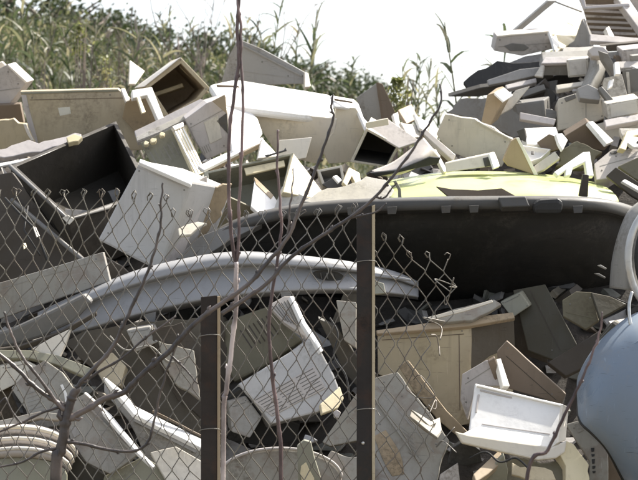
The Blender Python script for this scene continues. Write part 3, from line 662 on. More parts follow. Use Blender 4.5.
slab('cabinet_sheet', 'grey strip panel slanting under the shallow white tray', 'panel', [(534, 166), (555, 151), (560, 158), (545, 169), (536, 173)], FU, 'pale_grey', d=8.9, th=.025)
o = slab('wood_box', 'dark brown box with a white upper edge behind the white corner frame', 'box', [(565, 136), (588, 122), (611, 143), (604, 151), (590, 149), (574, 146)], (.0, -.95, -.3), 'brown', d=9.15, th=.10)
slab('white_edge', None, None, [(588, 121.5), (593, 121), (614, 141), (607, 144)], RU, 'white_clean_lit', d=9.1, th=.025, parent=o)
slab('brown_cover', 'dull brown flat cover beneath the dark brown box', 'cover', [(561, 150), (576, 140), (602, 152), (592, 166), (570, 170), (556, 166)], FU, 'olive', d=9.0, th=.04, rough=-1.6)
slab('corner_frame', 'white right angled corner frame standing just behind the lime green car panel', 'frame', [(554, 172), (583, 152), (590, 151.5), (594, 176), (587, 176), (585, 162), (573, 168), (571, 175), (565, 176), (566, 170), (558, 176)], (.25, -.8, .5), 'white_clean_lit', d=8.75, th=.025)
o = slab('cabinet_sheet', 'pale lilac grey panel with an oval slot right of the white corner frame', 'panel', [(594, 164), (612, 149), (660, 149), (660, 158), (622, 168), (610, 178), (596, 180)], (-.05, -.7, .68), 'lilac', d=8.9, th=.06)
on(o, 'oval_slot', [(610, 152), (614, 150.5), (618, 151.5), (616, 153.5), (611, 153.8)], 'dark_grey', th=.003, rough=0)
o = slab('curled_molding', 'cream broken molding with curled pieces near the photo edge', 'frame', [(620, 148), (627, 131), (660, 127), (660, 132), (632, 136), (626, 150)], RU, 'cream', d=9.0, th=.03, rough=.6)
slab('curled_piece', None, None, [(626, 141), (632, 136), (640, 138), (636, 143), (642, 146), (634, 147)], RU, 'white_clean_lit', d=8.95, th=.02, parent=o)
slab('dark_board', 'dark board sloping down past the end of the lime green car panel', 'board', [(606, 176), (616, 167), (660, 196), (660, 212), (632, 196)], (-.1, -.9, .2), 'dark_brown', d=8.6, th=.03)
slab('white_strip', 'bright white strip lying on the dark board', 'strip', [(622, 181), (625, 179), (660, 198), (660, 203)], RU, 'white_clean_lit', d=8.45, th=.015)
slab('hardboard_sheet', 'olive green board end above the bright white strip', 'board', [(618, 166), (640, 156), (660, 156), (660, 190), (634, 178)], FU, 'olive', d=8.75, th=.03)
# ---- upper right pile
o = slab('flat_case', 'flat grey case with a dark oval handle on top of the black sheeting', 'case', [(497, 36), (549, 31), (553, 49), (522, 56), (494, 51)], (.0, -.97, -.22), 'lilac', d=10.75, th=.22)
on(o, 'oval_handle', [(504, 46), (512, 43.5), (524, 44.5), (529, 48), (524, 51), (510, 51)], 'mid_grey', th=.01)
on(o, 'top_edge', [(497, 36), (549, 31), (549.3, 32.6), (497, 37.6)], 'white', th=.01)
slab('trim_bar', 'grey bar slanting up from the flat grey case into the sky', 'bar', [(511, 33), (548, 1), (557, 1), (522, 30)], FD, 'grey', d=11.0, th=.05)
bm = bmesh.new(); add_tube(bm, [P(553, 1, 11.1), P(566, 6, 11.1), P(582, 12, 11.1)], .006, 6); tag(link('metal_rod', bm, 'grey', smooth=True), 'thin grey rod joining the slanting bar to the slatted brown board', 'rod')
slab('white_sheet', 'sunlit cream white sheet between the flat grey case and the slatted brown board', 'sheet', [(549, 32), (560, 24), (584, 18), (588, 30), (574, 42), (556, 52)], (.35, -.45, .8), 'cream', d=10.9, th=.02)
slab('white_sheet', 'jagged white plastic piece at the end of the flat grey case', 'scrap', [(549, 31), (553, 37), (556, 34), (560, 46), (555, 50)], RU, 'white_clean_lit', d=10.65, th=.02, rough=.5)
slab('grey_cone', 'grey cone shaped cover left of the slatted brown board', 'cover', [(582, 18), (590, 36), (592, 54), (575, 54), (558, 51), (574, 41)], (-.4, -.9, -.1), 'grey', d=10.7, th=.06)
o = slab('slatted_board', 'brown slatted board leaning at the top of the tall heap', 'board', [(578, -6), (622, -2), (650, 34), (650, 45), (592, 42), (585, 16)], (-.1, -.94, -.3), 'brown', d=10.9, th=.05)
for k in range(7):
    y = 4 + k * 5.4; on(o, 'slat', [(582 + k * 1.3, y), (618 + k * 3.6, y + 2), (618 + k * 3.6, y + 4.3), (582.4 + k * 1.3, y + 2.6)], 'lilac', th=.015)
slab('beam', None, None, [(615, -4), (622, -6), (652, 33), (644, 36)], (.1, -.7, .6), 'lilac', d=10.7, th=.05, parent=o)
slab('side_board', None, None, [(624, -8), (662, -8), (662, 38), (652, 33)], (-.1, -.95, -.2), 'lilac', d=10.85, th=.04, parent=o)
slab('top_rail', None, None, [(578, -6), (584, -6), (586, 6), (630, 3), (630, 6), (584, 9)], FU, 'lilac', d=10.75, th=.03, parent=o)
slab('plastic_offcut', 'small white peg standing in front of the slatted brown board', 'peg', [(606, 28), (609, 26), (617, 41), (612, 43)], RU, 'white', d=10.5, th=.03)
slab('black_sheeting', 'black plastic sheeting draped under the flat grey case', 'sheeting', [(463, 82), (478, 70), (497, 61), (522, 63), (560, 60), (548, 72), (500, 82), (470, 92)], FU, 'black', d=10.3, th=.03, rough=.9)
slab('plank', 'long dark plank pointing out into the sky from the black sheeting', 'plank', [(448, 97), (480, 88), (520, 82), (552, 72), (554, 78), (520, 90), (478, 97)], FDD, 'dark_grey', d=10.15, th=.04)
slab('plank', 'grey plank lying on the long dark plank', 'plank', [(487, 80), (520, 69), (552, 66), (552, 72), (516, 80), (489, 85)], FU, 'grey', d=10.1, th=.025)
slab('plank', 'thin dark plank sandwiched under the flat grey case', 'plank', [(505, 64), (525, 56), (558, 51), (592, 55), (590, 60), (545, 62)], FU, 'mid_grey', d=10.4, th=.02)
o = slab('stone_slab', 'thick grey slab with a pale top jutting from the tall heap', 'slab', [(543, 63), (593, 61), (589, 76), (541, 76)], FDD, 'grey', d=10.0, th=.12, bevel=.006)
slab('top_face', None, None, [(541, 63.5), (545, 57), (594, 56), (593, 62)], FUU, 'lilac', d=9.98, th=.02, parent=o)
slab('side_chip', None, None, [(534, 76), (541, 65), (544, 65), (542, 77)], LU, 'pale_grey', d=9.95, th=.02, parent=o)
slab('board', 'black sheet painting the shade of the hollow under the thick grey slab', 'board', [(520, 80), (585, 72), (580, 112), (500, 118), (505, 104)], FD, 'black', d=10.2, th=.03)  # flat black sheet stands in for the shade inside the hollow
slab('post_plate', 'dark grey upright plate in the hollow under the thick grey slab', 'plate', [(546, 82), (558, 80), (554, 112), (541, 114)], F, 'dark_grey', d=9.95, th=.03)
o = slab('grey_box', 'grey box with a pitted face in the middle of the tall heap', 'box', [(558, 99), (580, 92), (604, 93), (606, 118), (590, 124), (558, 131)], (-.05, -.97, .1), 'pale_grey', d=9.5, th=.22, bevel=.006)
on(o, 'recess', [(564, 98), (575, 94), (576, 98), (566, 102)], 'mid_grey', th=.004)
o = sheet('curved_duct', 'bent grey duct standing above the grey box with the pitted face', 'duct', [[(590, 54, 9.95), (588, 70, 9.85), (580, 88, 9.75)], [(596, 50, 9.8), (595, 70, 9.7), (587, 92, 9.6)], [(604, 52, 9.85), (603, 70, 9.75), (594, 92, 9.65)], [(607, 58, 10), (606, 72, 9.95), (598, 90, 9.8)]], 'grey', kv=3)
slab('collar', None, None, [(588, 50), (594, 46), (604, 47), (609, 52), (604, 56), (592, 56)], FU, 'lilac', d=9.7, th=.05, parent=o)
slab('lever_arm', 'dark lever arm crossing right of the bent grey duct', 'lever', [(602, 52), (608, 54), (622, 76), (624, 84), (616, 82), (604, 62)], RD, 'mid_grey', d=9.6, th=.04)
slab('plank', 'grey shelf board high at the photo edge under the slatted brown board', 'shelf', [(606, 52), (660, 48), (660, 60), (612, 61)], FU, 'grey', d=10.1, th=.04)
slab('dark_board', 'dark board under the grey shelf board at the top of the heap', 'board', [(600, 46), (660, 40), (660, 48), (606, 52)], FD, 'dark_brown', d=10.3, th=.05)
o = slab('grey_cabinet', 'grey cabinet with two bright pegs at the photo edge of the tall heap', 'cabinet', [(622, 70), (660, 66), (660, 98), (626, 98)], (-.2, -.97, 0), 'mid_grey', d=9.7, th=.15)
on(o, 'door_edge', [(626, 72), (629, 72), (631, 97), (628, 97)], 'pale_grey', th=.01)
slab('peg', None, None, [(615, 62), (619, 62), (621, 74), (616, 74)], RU, 'white_clean_lit', d=9.5, th=.02, parent=o)
slab('peg', None, None, [(610, 80), (614, 79), (613, 86), (609, 88)], RU, 'white_clean_lit', d=9.45, th=.02, parent=o)
slab('machine_block', 'blue grey machine block below the dark lever arm', 'block', [(604, 78), (622, 74), (628, 98), (610, 102), (602, 92)], (-.1, -.97, .1), 'pale_grey', d=9.6, th=.10)
o = slab('duct_piece', 'round eyed grey casting at the foot of the bent grey duct', 'casting', [(577, 88), (588, 84), (600, 90), (600, 100), (580, 98)], FU, 'grey', d=9.4, th=.05, rough=.4)
slab('trim_bar', 'grey bar slanting down across the tall heap from the grey casting', 'bar', [(598, 88), (602, 86), (618, 104), (622, 114), (616, 114)], FU, 'mid_grey', d=9.35, th=.03)
slab('cabinet_sheet', 'broad grey panel sloping under the grey cabinet at the photo edge', 'panel', [(606, 104), (660, 92), (660, 108), (624, 118), (604, 122)], FU, 'grey', d=9.4, th=.04)
slab('cabinet_sheet', 'pale grey panel lowest of the sloping sheets at the photo edge', 'panel', [(596, 124), (660, 106), (660, 128), (626, 130), (616, 142)], FU, 'pale_grey', d=9.3, th=.04)
# ---- lime green car panel
o = sheet('car_hood', 'long lime green car panel shining in the sun above the black bumper', 'car panel', [[(384, 182, 9.0), (440, 173, 8.95), (500, 172, 8.95), (556, 176, 8.95), (600, 184, 8.95)], [(388, 190, 8.65), (440, 183, 8.6), (500, 182, 8.6), (556, 185, 8.6), (612, 192, 8.65)], [(390, 199, 8.45), (440, 197, 8.4), (500, 196, 8.4), (560, 197, 8.4), (618, 200, 8.5)], [(390, 206, 8.46), (440, 205, 8.42), (500, 205, 8.42), (560, 206, 8.42), (618, 208, 8.5)]], 'lime', kv=5)
slab('shadow_patch', 'brown leaf shaped shadow painted on the lime green car panel', 'shadow', [(436, 186), (452, 189), (478, 190), (502, 188), (518, 197), (450, 198)], FU, 'brown', d=8.3, th=.012)  # triangular shadow on the lime panel, made as a thin brown sheet
slab('dark_stub', 'small dark stub standing on the end of the lime green car panel', 'stub', [(579, 196), (583, 174), (589, 175), (588, 197)], F, 'dark_brown', d=8.35, th=.03)
slab('grey_scrap', 'crumpled grey scrap sheet above the black bumper beside the small open box', 'scrap', [(300, 202), (318, 192), (345, 186), (366, 176), (386, 180), (394, 190), (388, 202), (340, 206)], FUU, 'pale_grey', d=8.5, th=.02, rough=1.1)
slab('edge_trim', 'pale green edge strip at the near end of the lime green car panel', 'trim', [(393, 181), (396, 180), (401, 189), (402, 200), (398, 200), (398, 190)], F, 'greygreen', d=8.4, th=.015)
# ---- black bumper
top = [(170, 292, 8.0), (196, 252, 8.1), (222, 229, 8.15), (262, 214, 8.15), (325, 204, 8.1), (420, 200, 8.0), (500, 199, 8.0), (560, 199, 8.0), (606, 202, 8.1), (640, 212, 8.35)]
def shift(r, dy, dd, dx=0): return [(x + dx, y + dy, d + dd) for x, y, d in r]
o = sheet('car_bumper', 'large upturned black car bumper arching over a dark hollow', 'bumper', [shift(top, 2, .20), shift(top, 0, .03), shift(top, 3, -.02), shift(top, 11, 0), shift(top, 14, .06), shift(top, 32, .12), shift(top, 62, .30), shift(top, 90, .55), shift(top, 108, .8)], 'black', th=.008, k=8, kv=2)
ft = [(x, y, d) for x, y, d in top]
b2 = sheet('lit_flange', None, None, [shift(top, -2.5, .10), shift(top, -1.5, .0), shift(top, 2, -.035), shift(top, 10, -.03)], 'dark_grey', th=.006, k=8, kv=2, parent=o)  # greyer than the black bumper: light on its top face painted in
slab('mount_block', None, None, [(498, 197), (526, 196), (530, 206), (502, 207)], FU, 'dark_grey', d=7.93, th=.05, parent=o, bevel=.006)
slab('mount_block', None, None, [(533, 203), (540, 199), (558, 198), (564, 201), (562, 214), (534, 214)], F, 'black', d=7.92, th=.08, parent=o, bevel=.02)
slab('clip', None, None, [(597, 265), (601, 264.5), (607, 268), (606, 269)], FU, 'grey', d=7.9, th=.01, parent=o)
slab('clip', None, None, [(594, 273), (599, 273), (606, 277), (605, 278)], FU, 'mid_grey', d=7.9, th=.01, parent=o)
# arch at right
o = sheet('wheel_arch', 'dark grey curved wheel arch liner hanging at the end of the black bumper', 'liner', [[(642, 200, 7.75), (628, 212, 7.75), (618, 236, 7.75), (612, 262, 7.75), (610, 288, 7.75)], [(652, 206, 7.7), (640, 220, 7.66), (632, 242, 7.64), (629, 266, 7.64), (628, 290, 7.64)], [(664, 212, 7.8), (654, 230, 7.78), (648, 250, 7.78), (646, 270, 7.78), (646, 292, 7.78)]], 'grey', kv=4)
# round window
def ring_tube(name, cx, cy, d, rx, ry, r, mat, parent=None, tilt=0.0, n=40, sides=8):
    bm = bmesh.new(); pts = [P(cx + rx * math.cos(a), cy + ry * math.sin(a), d + tilt * math.cos(a)) for a in (2 * math.pi * i / n for i in range(n + 1))]
    add_tube(bm, pts, r, sides, False); return link(name, bm, mat, parent, smooth=True)
o = ring_tube('porthole_door', 672, 258, 7.45, 44, 58, .016, 'chrome', tilt=.12); tag(o, 'round glass porthole door with a bright rim at the photo edge', 'porthole')
ring_tube('inner_rim', 675, 258, 7.47, 38, 52, .012, 'black', o, .1)
bm = bmesh.new(); ctr = bm.verts.new(P(680, 258, 7.60)); prev = None
rg = [[bm.verts.new(P(676 + 38 * f * math.cos(a), 258 + 51 * f * math.sin(a), 7.47 + (1 - f) * .14 + .1 * math.cos(a))) for a in (2 * math.pi * i / 32 for i in range(32))] for f in (1, .75, .45)]
for a, b in zip(rg, rg[1:]):
    for i in range(32): bm.faces.new((a[i], a[(i + 1) % 32], b[(i + 1) % 32], b[i]))
for i in range(32): bm.faces.new((rg[-1][i], rg[-1][(i + 1) % 32], ctr))
link('glass', bm, 'glass_dark', o, smooth=True)
bm = bmesh.new(); add_tube(bm, [P(*p) for p in smooth_path([(632, 292, 7.2), (629, 306, 7.18), (631, 326, 7.16), (638, 346, 7.15), (650, 366, 7.15)], 6)], .007, 7); tag(link('wire_loop', bm, 'chrome', smooth=True), 'bright curved wire handle hanging below the round porthole', 'handle')
# ---- blue barrel
o = sheet('plastic_barrel', 'blue plastic barrel with a glossy shoulder at the photo edge', 'barrel', [
  [(578, 392, 7.25), (579, 376, 7.25), (592, 352, 7.25), (612, 330, 7.25), (640, 312, 7.28), (690, 300, 7.35)],
  [(578, 398, 7.15), (584, 382, 7.12), (600, 360, 7.10), (622, 342, 7.08), (648, 328, 7.08), (696, 318, 7.12)],
  [(580, 420, 7.08), (594, 404, 7.0), (614, 388, 6.96), (638, 376, 6.94), (664, 368, 6.94), (705, 360, 7.0)],
  [(588, 430, 7.06), (606, 428, 6.97), (628, 424, 6.92), (650, 420, 6.90), (676, 416, 6.9), (712, 410, 6.96)],
  [(606, 448, 7.08), (622, 458, 6.99), (642, 464, 6.93), (664, 468, 6.92), (690, 470, 6.92), (722, 466, 6.98)],
  [(622, 476, 7.12), (636, 492, 7.04), (656, 502, 6.98), (680, 508, 6.96), (704, 510, 6.96), (732, 508, 7.02)]], 'blue', th=.008, kv=5)
bm = bmesh.new(); add_tube(bm, [P(*p) for p in smooth_path([(578, 394, 7.2), (580, 420, 7.08), (592, 433, 7.05), (607, 449, 7.07), (622, 477, 7.1), (632, 500, 7.1)], 5)], .008, 7); link('rim', bm, 'black', o, smooth=True)
# ---- things in the hollow
slab('hardboard_sheet', 'dark greenish board slanting in the hollow under the black bumper', 'board', [(513, 290), (545, 284), (577, 344), (560, 362), (528, 350)], (-.2, -.9, .35), 'hollow_shade', d=7.95, th=.03)
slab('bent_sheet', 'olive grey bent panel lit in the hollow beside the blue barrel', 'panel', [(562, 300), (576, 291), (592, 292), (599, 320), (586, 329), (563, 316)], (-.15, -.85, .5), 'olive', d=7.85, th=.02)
slab('bent_sheet', 'small greyish panel corner right of the olive grey bent panel', 'panel', [(591, 292), (610, 296), (627, 304), (600, 319)], (.1, -.85, .5), 'hollow_shade', d=7.8, th=.02)
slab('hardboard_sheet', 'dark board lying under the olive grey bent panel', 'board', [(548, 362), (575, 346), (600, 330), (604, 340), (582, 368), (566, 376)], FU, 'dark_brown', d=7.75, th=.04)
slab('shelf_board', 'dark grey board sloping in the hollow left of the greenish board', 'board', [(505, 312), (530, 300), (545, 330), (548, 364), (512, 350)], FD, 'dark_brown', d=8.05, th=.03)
# ---- silver grey bumper
o = sheet('car_bumper', 'silver grey car bumper with a dark oval vent behind the fence', 'bumper', [
  [(38, 313.0, 7.880), (70, 298.0, 7.810), (130, 273.0, 7.800), (190, 258.0, 7.810), (240, 252.0, 7.810), (300, 256.0, 7.820), (350, 262.0, 7.860), (392, 271.0, 7.980), (418, 282.0, 8.140)],
  [(38, 313.7, 7.780), (70, 299.1, 7.710), (130, 274.4, 7.700), (190, 259.4, 7.710), (240, 253.4, 7.710), (300, 257.1, 7.720), (350, 262.9, 7.760), (392, 271.7, 7.880), (418, 282.5, 8.040)],
  [(38, 315.2, 7.735), (70, 301.8, 7.665), (130, 277.7, 7.655), (190, 262.8, 7.665), (240, 256.6, 7.665), (300, 259.7, 7.675), (350, 265.0, 7.715), (392, 273.4, 7.835), (418, 283.6, 7.995)],
  [(38, 317.8, 7.720), (70, 306.4, 7.650), (130, 283.3, 7.640), (190, 268.6, 7.650), (240, 262.1, 7.650), (300, 264.1, 7.660), (350, 268.6, 7.700), (392, 276.3, 7.820), (418, 285.5, 7.980)],
  [(38, 318.9, 7.720), (70, 308.3, 7.650), (130, 285.7, 7.640), (190, 271.0, 7.650), (240, 264.4, 7.650), (300, 266.0, 7.660), (350, 270.1, 7.700), (392, 277.5, 7.820), (418, 286.3, 7.980)],
  [(38, 319.8, 7.755), (70, 309.8, 7.685), (130, 287.6, 7.675), (190, 272.9, 7.685), (240, 266.3, 7.685), (300, 267.5, 7.695), (350, 271.3, 7.735), (392, 278.4, 7.855), (418, 287.0, 8.015)],
  [(38, 320.9, 7.760), (70, 311.7, 7.690), (130, 289.9, 7.680), (190, 275.3, 7.690), (240, 268.6, 7.690), (300, 269.3, 7.700), (350, 272.8, 7.740), (392, 279.6, 7.860), (418, 287.8, 8.020)],
  [(38, 326.2, 7.730), (70, 320.8, 7.660), (130, 301.2, 7.650), (190, 286.8, 7.660), (240, 279.6, 7.660), (300, 278.2, 7.670), (350, 280.0, 7.710), (392, 285.4, 7.830), (418, 291.6, 7.990)],
  [(38, 331.9, 7.700), (70, 330.7, 7.630), (130, 313.4, 7.620), (190, 299.3, 7.630), (240, 291.6, 7.630), (300, 287.8, 7.640), (350, 287.8, 7.680), (392, 291.6, 7.800), (418, 295.8, 7.960)],
  [(38, 333.5, 7.705), (70, 333.3, 7.635), (130, 316.7, 7.625), (190, 302.6, 7.635), (240, 294.8, 7.635), (300, 290.4, 7.645), (350, 289.9, 7.685), (392, 293.3, 7.805), (418, 296.9, 7.965)],
  [(38, 335.0, 7.770), (70, 336.0, 7.700), (130, 320.0, 7.690), (190, 306.0, 7.700), (240, 298.0, 7.700), (300, 293.0, 7.710), (350, 292.0, 7.750), (392, 295.0, 7.870), (418, 298.0, 8.030)],
  [(38, 336.0, 7.880), (70, 337.0, 7.810), (130, 321.0, 7.800), (190, 307.0, 7.810), (240, 299.0, 7.810), (300, 294.0, 7.820), (350, 293.0, 7.860), (392, 296.0, 7.980), (418, 299.0, 8.140)]], 'silver', kv=3)
bm = bmesh.new(); n_ = 20
rim = [bm.verts.new(P(328 + 16 * math.cos(a), 275.5 + 5.2 * math.sin(a) + 1.5 * math.cos(a), 7.655)) for a in (2 * math.pi * i / n_ for i in range(n_))]
inn = [bm.verts.new(P(328 + 12.5 * math.cos(a), 275.5 + 3.4 * math.sin(a) + 1.2 * math.cos(a), 7.66)) for a in (2 * math.pi * i / n_ for i in range(n_))]
for i in range(n_): bm.faces.new((rim[i], rim[(i + 1) % n_], inn[(i + 1) % n_], inn[i]))
bm.faces.new(inn); link('vent', bm, 'rubber', o, smooth=False)
for k in range(3):
    x = 320 + 6 * k; slab('vent_slat', None, None, [(x, 273), (x + 1.2, 273), (x + 2.4, 279), (x + 1.2, 279)], F, 'dark_grey', d=7.652, th=.006, parent=o)
slab('mauve_trim', 'dark mauve moulded trim swallowing the end of the silver grey bumper', 'trim', [(-25, 336), (10, 329), (48, 312), (84, 294), (92, 302), (74, 322), (40, 338), (16, 345), (-25, 352)], (-.1, -.97, -.15), 'mid_grey', d=7.58, th=.05, bevel=.012)
slab('wooden_lath', 'thin dark brown lath lying under the dark mauve moulded trim', 'lath', [(-25, 352), (20, 346), (60, 332), (96, 312), (97, 316), (62, 338), (22, 350), (-25, 358)], FD, 'dark_brown', d=7.5, th=.02)
slab('light_strip', 'thin pale strip sticking out behind the taller fence post', 'strip', [(372, 272), (411, 278.5), (411, 280.5), (372, 276)], FU, 'silver', d=7.7, th=.012)
slab('headlamp_shard', 'small greenish glass shard beside the taller fence post', 'shard', [(374, 280), (384, 283), (386, 293), (375, 294)], FU, 'greygreen', d=7.65, th=.015)
o = slab('furniture_board', 'pale grey board lying above the silver grey bumper on the fence side', 'board', [(-30, 291), (40, 271), (103, 252), (110, 281), (40, 305), (-30, 329)], (-.1, -.98, .0), 'shade_grey', d=7.75, th=.035, rough=.2)
slab('dark_wedge', 'dark wedge of board between the pale grey board and the silver grey bumper', 'board', [(104, 256), (122, 266), (130, 274), (112, 284), (104, 280)], F, 'dark_brown', d=7.85, th=.04)
# ---- slotted white casing
o = slab('machine_casing', 'dirty white casing with rows of fine slots tipped over behind the fence', 'casing', [(238, 384), (290, 352), (312, 336), (318, 345), (334, 374), (343, 398), (318, 412), (272, 424), (262, 410)], (-.12, -.93, .34), 'box_white', d=7.35, ext=(-10, 8, .22), bevel=.008)
pl = o
A, B_, C_, D_ = (252, 400), (314, 366), (326, 388), (272, 416)
on(pl, 'inset_face', [A, B_, C_, D_], 'lilac', th=.003)
for r_ in range(7):
    v = (r_ + .5) / 7; mp_ = lambda p, q, v: (p[0] + (q[0] - p[0]) * v, p[1] + (q[1] - p[1]) * v); a_, b_ = mp_(A, D_, v), mp_(B_, C_, v)
    for u0, u1 in ((.03, .30), (.35, .64), (.69, .97)):
        q0, q1 = mp_(a_, b_, u0), mp_(a_, b_, u1); dx, dy = q1[0] - q0[0], q1[1] - q0[1]; l_ = math.hypot(dx, dy); ux, uy = -dy / l_ * .45, dx / l_ * .45
        on(pl, 'slot', [(q0[0] + ux, q0[1] + uy), (q1[0] + ux, q1[1] + uy), (q1[0] - ux, q1[1] - uy), (q0[0] - ux, q0[1] - uy)], 'mid_grey', off=.0045, th=.004, rough=.05, bevel=0)
slab('side_cheek', None, None, [(320, 404), (340, 386), (344, 398), (338, 408), (322, 414)], (.3, -.8, .5), 'cream', d=7.28, th=.02, parent=o)
o = slab('printer_cover', 'ribbed white cover plate above the slotted white casing', 'cover', [(268, 305), (284, 296), (294, 296), (304, 320), (322, 348), (314, 352), (304, 336), (284, 322)], (.0, -.85, .5), 'lilac', d=7.5, th=.03)
for k in range(6): on(o, 'rib', [(272 + 3 * k, 306 - 1.2 * k), (273.2 + 3 * k, 305.5 - 1.2 * k), (286 + 3 * k, 320 + 1.2 * k), (284.6 + 3 * k, 320.5 + 1.2 * k)], 'mid_grey', th=.004)
slab('bright_edge', None, None, [(290, 296), (294, 295.5), (306, 322), (324, 350), (321, 352), (302, 323)], RU, 'white_clean_lit', d=7.45, th=.02, parent=o)
slab('hardboard_sheet', 'olive brown screen back left of the slotted white casing', 'panel', [(222, 322), (268, 306), (302, 340), (268, 364), (234, 382), (224, 364)], (-.1, -.95, .2), 'olive', d=7.6, th=.06, bevel=.01)
slab('dark_board', 'dark board under the slotted white casing', 'board', [(225, 400), (240, 388), (262, 412), (300, 424), (296, 442), (260, 446), (228, 440)], FD, 'black', d=7.42, th=.04)
slab('dark_board', 'dark grey strip leaning between the slotted white casing and the taller post', 'board', [(318, 318), (338, 328), (372, 380), (362, 392), (344, 372)], FD, 'dark_grey', d=7.6, th=.03)
# bottom centre
bm = bmesh.new(); 
ell = [(280 + 62 * math.cos(math.pi * k / 24), 478 - 30 * math.sin(math.pi * k / 24)) for k in range(25)][::-1]
o = slab('basin', 'round grey basin with a pale rim lying at the fence foot', 'basin', ell + [(342, 540), (218, 540)], (0, -.97, .2), 'shade_grey', d=7.08, th=.05, bevel=.012, rough=0)
ring = outline(ell, (0, -.97, .2), None, .006, 0, (Vector(o['_pl'][0]), Vector(o['_pl'][1])))[0]
bm = bmesh.new(); add_tube(bm, ring, .006, 7); link('rim', bm, 'lilac', o, smooth=True)
o = slab('wooden_stake', 'split wooden stake with a pale yellow core in front of the round basin', 'stake', [(297, 446), (304, 440), (311, 442), (314, 456), (322, 482), (324, 540), (297, 540), (298, 480)], F, 'greygreen', d=6.95, th=.04)
on(o, 'split_face', [(301, 466), (306, 462), (314, 478), (316, 540), (301, 540)], 'cream', th=.008, rough=.5)
slab('cabinet_sheet', 'grey panel corner left of the taller post below the slotted white casing', 'panel', [(322, 442), (356, 394), (372, 388), (372, 438), (330, 446)], (-.1, -.95, .3), 'shade_grey', d=7.25, th=.03)
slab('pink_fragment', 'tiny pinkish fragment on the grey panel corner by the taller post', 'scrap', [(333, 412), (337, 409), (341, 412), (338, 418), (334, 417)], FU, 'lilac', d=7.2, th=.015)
slab('cabinet_sheet', 'broken pale panel at the foot of the taller post', 'panel', [(316, 462), (332, 450), (352, 458), (372, 452), (372, 520), (318, 520)], (0, -.9, .4), 'shade_grey', d=7.1, th=.03, rough=-1.6)
slab('blue_scrap', 'small grey blue scrap under the slotted white casing', 'scrap', [(305, 434), (312, 436), (318, 440), (310, 443), (303, 440)], FU, 'silver', d=7.2, th=.02)
# big grey panel right of post
o = slab('cabinet_sheet', 'large scratched grey panel leaning behind the torn end of the fence', 'panel', [(372, 378), (398, 372), (412, 392), (430, 412), (449, 440), (440, 466), (430, 520), (372, 520)], (-.1, -.92, .38), 'shade_grey', d=7.2, th=.03, rough=.4)
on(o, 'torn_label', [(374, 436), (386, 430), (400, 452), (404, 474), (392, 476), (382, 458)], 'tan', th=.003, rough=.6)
slab('folded_flap', None, None, [(412, 410), (426, 418), (442, 432), (438, 438), (424, 428), (410, 416)], RU, 'shade_grey', d=7.12, th=.012, parent=o)
slab('wire_scrap', 'crumpled bright metal bracket on the large scratched grey panel', 'bracket', [(411, 409), (420, 414), (431, 421), (440, 417), (442, 430), (437, 437), (425, 428), (413, 418), (420, 421), (434, 428), (436, 423), (430, 426)], RU, 'shade_grey', d=7.08, th=.008)
# beige box
o = slab('beige_box', 'big beige cabinet standing under the black bumper behind the torn fence end', 'box', [(377, 331), (468, 325), (469, 402), (452, 428), (412, 392), (377, 374)], (-.05, -.99, -.02), 'beige', d=7.72, ext=(46, -8, .28), bevel=.006)
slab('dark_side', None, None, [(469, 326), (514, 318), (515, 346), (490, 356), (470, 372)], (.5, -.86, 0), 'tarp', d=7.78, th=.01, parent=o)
slab('top_board', None, None, [(376, 330), (440, 321), (513, 312), (515, 318), (468, 326), (377, 333.5)], (0, -.7, .7), 'tan', d=7.7, th=.02, parent=o)
slab('paper_sheaf', 'stack of pale sheets lying on the big beige cabinet', 'paper', [(428, 319), (450, 310), (494, 299), (502, 304), (490, 311), (472, 320), (440, 321)], FUU, 'shade_grey', d=7.72, th=.02, rough=.6)
slab('paper_sheet', 'single white sheet edge sticking up on the stack of pale sheets', 'paper', [(428, 317), (464, 308), (492, 299.5), (493, 302), (464, 311.5), (430, 320)], FU, W, d=7.66, th=.008)
slab('tan_strip', 'tan strip leaning against the front of the big beige cabinet', 'strip', [(398, 366), (408, 360), (446, 410), (470, 434), (462, 440), (438, 420), (416, 394)], (-.2, -.95, .2), 'tan', d=7.45, th=.03)
slab('brown_board', 'brown wooden board slanting behind the white drawer', 'board', [(497, 352), (507, 341), (566, 394), (562, 404), (520, 392), (500, 386)], (-.1, -.98, -.1), 'brown', d=7.45, th=.03)
o = slab('plastic_sheet', 'light grey panel with an upright bar behind the white drawer', 'panel', [(462, 374), (486, 360), (494, 360), (500, 386), (476, 386), (467, 420), (460, 400)], (-.3, -.94, .1), 'lilac', d=7.42, th=.03)
slab('upright_bar', None, None, [(496, 359), (501, 358), (510, 386), (503, 386)], (.3, -.7, .6), 'white_clean_lit', d=7.36, th=.03, parent=o)
slab('upright_bar', None, None, [(488, 362), (495, 358), (503, 386), (497, 386)], FD, 'brown', d=7.39, th=.03, parent=o)
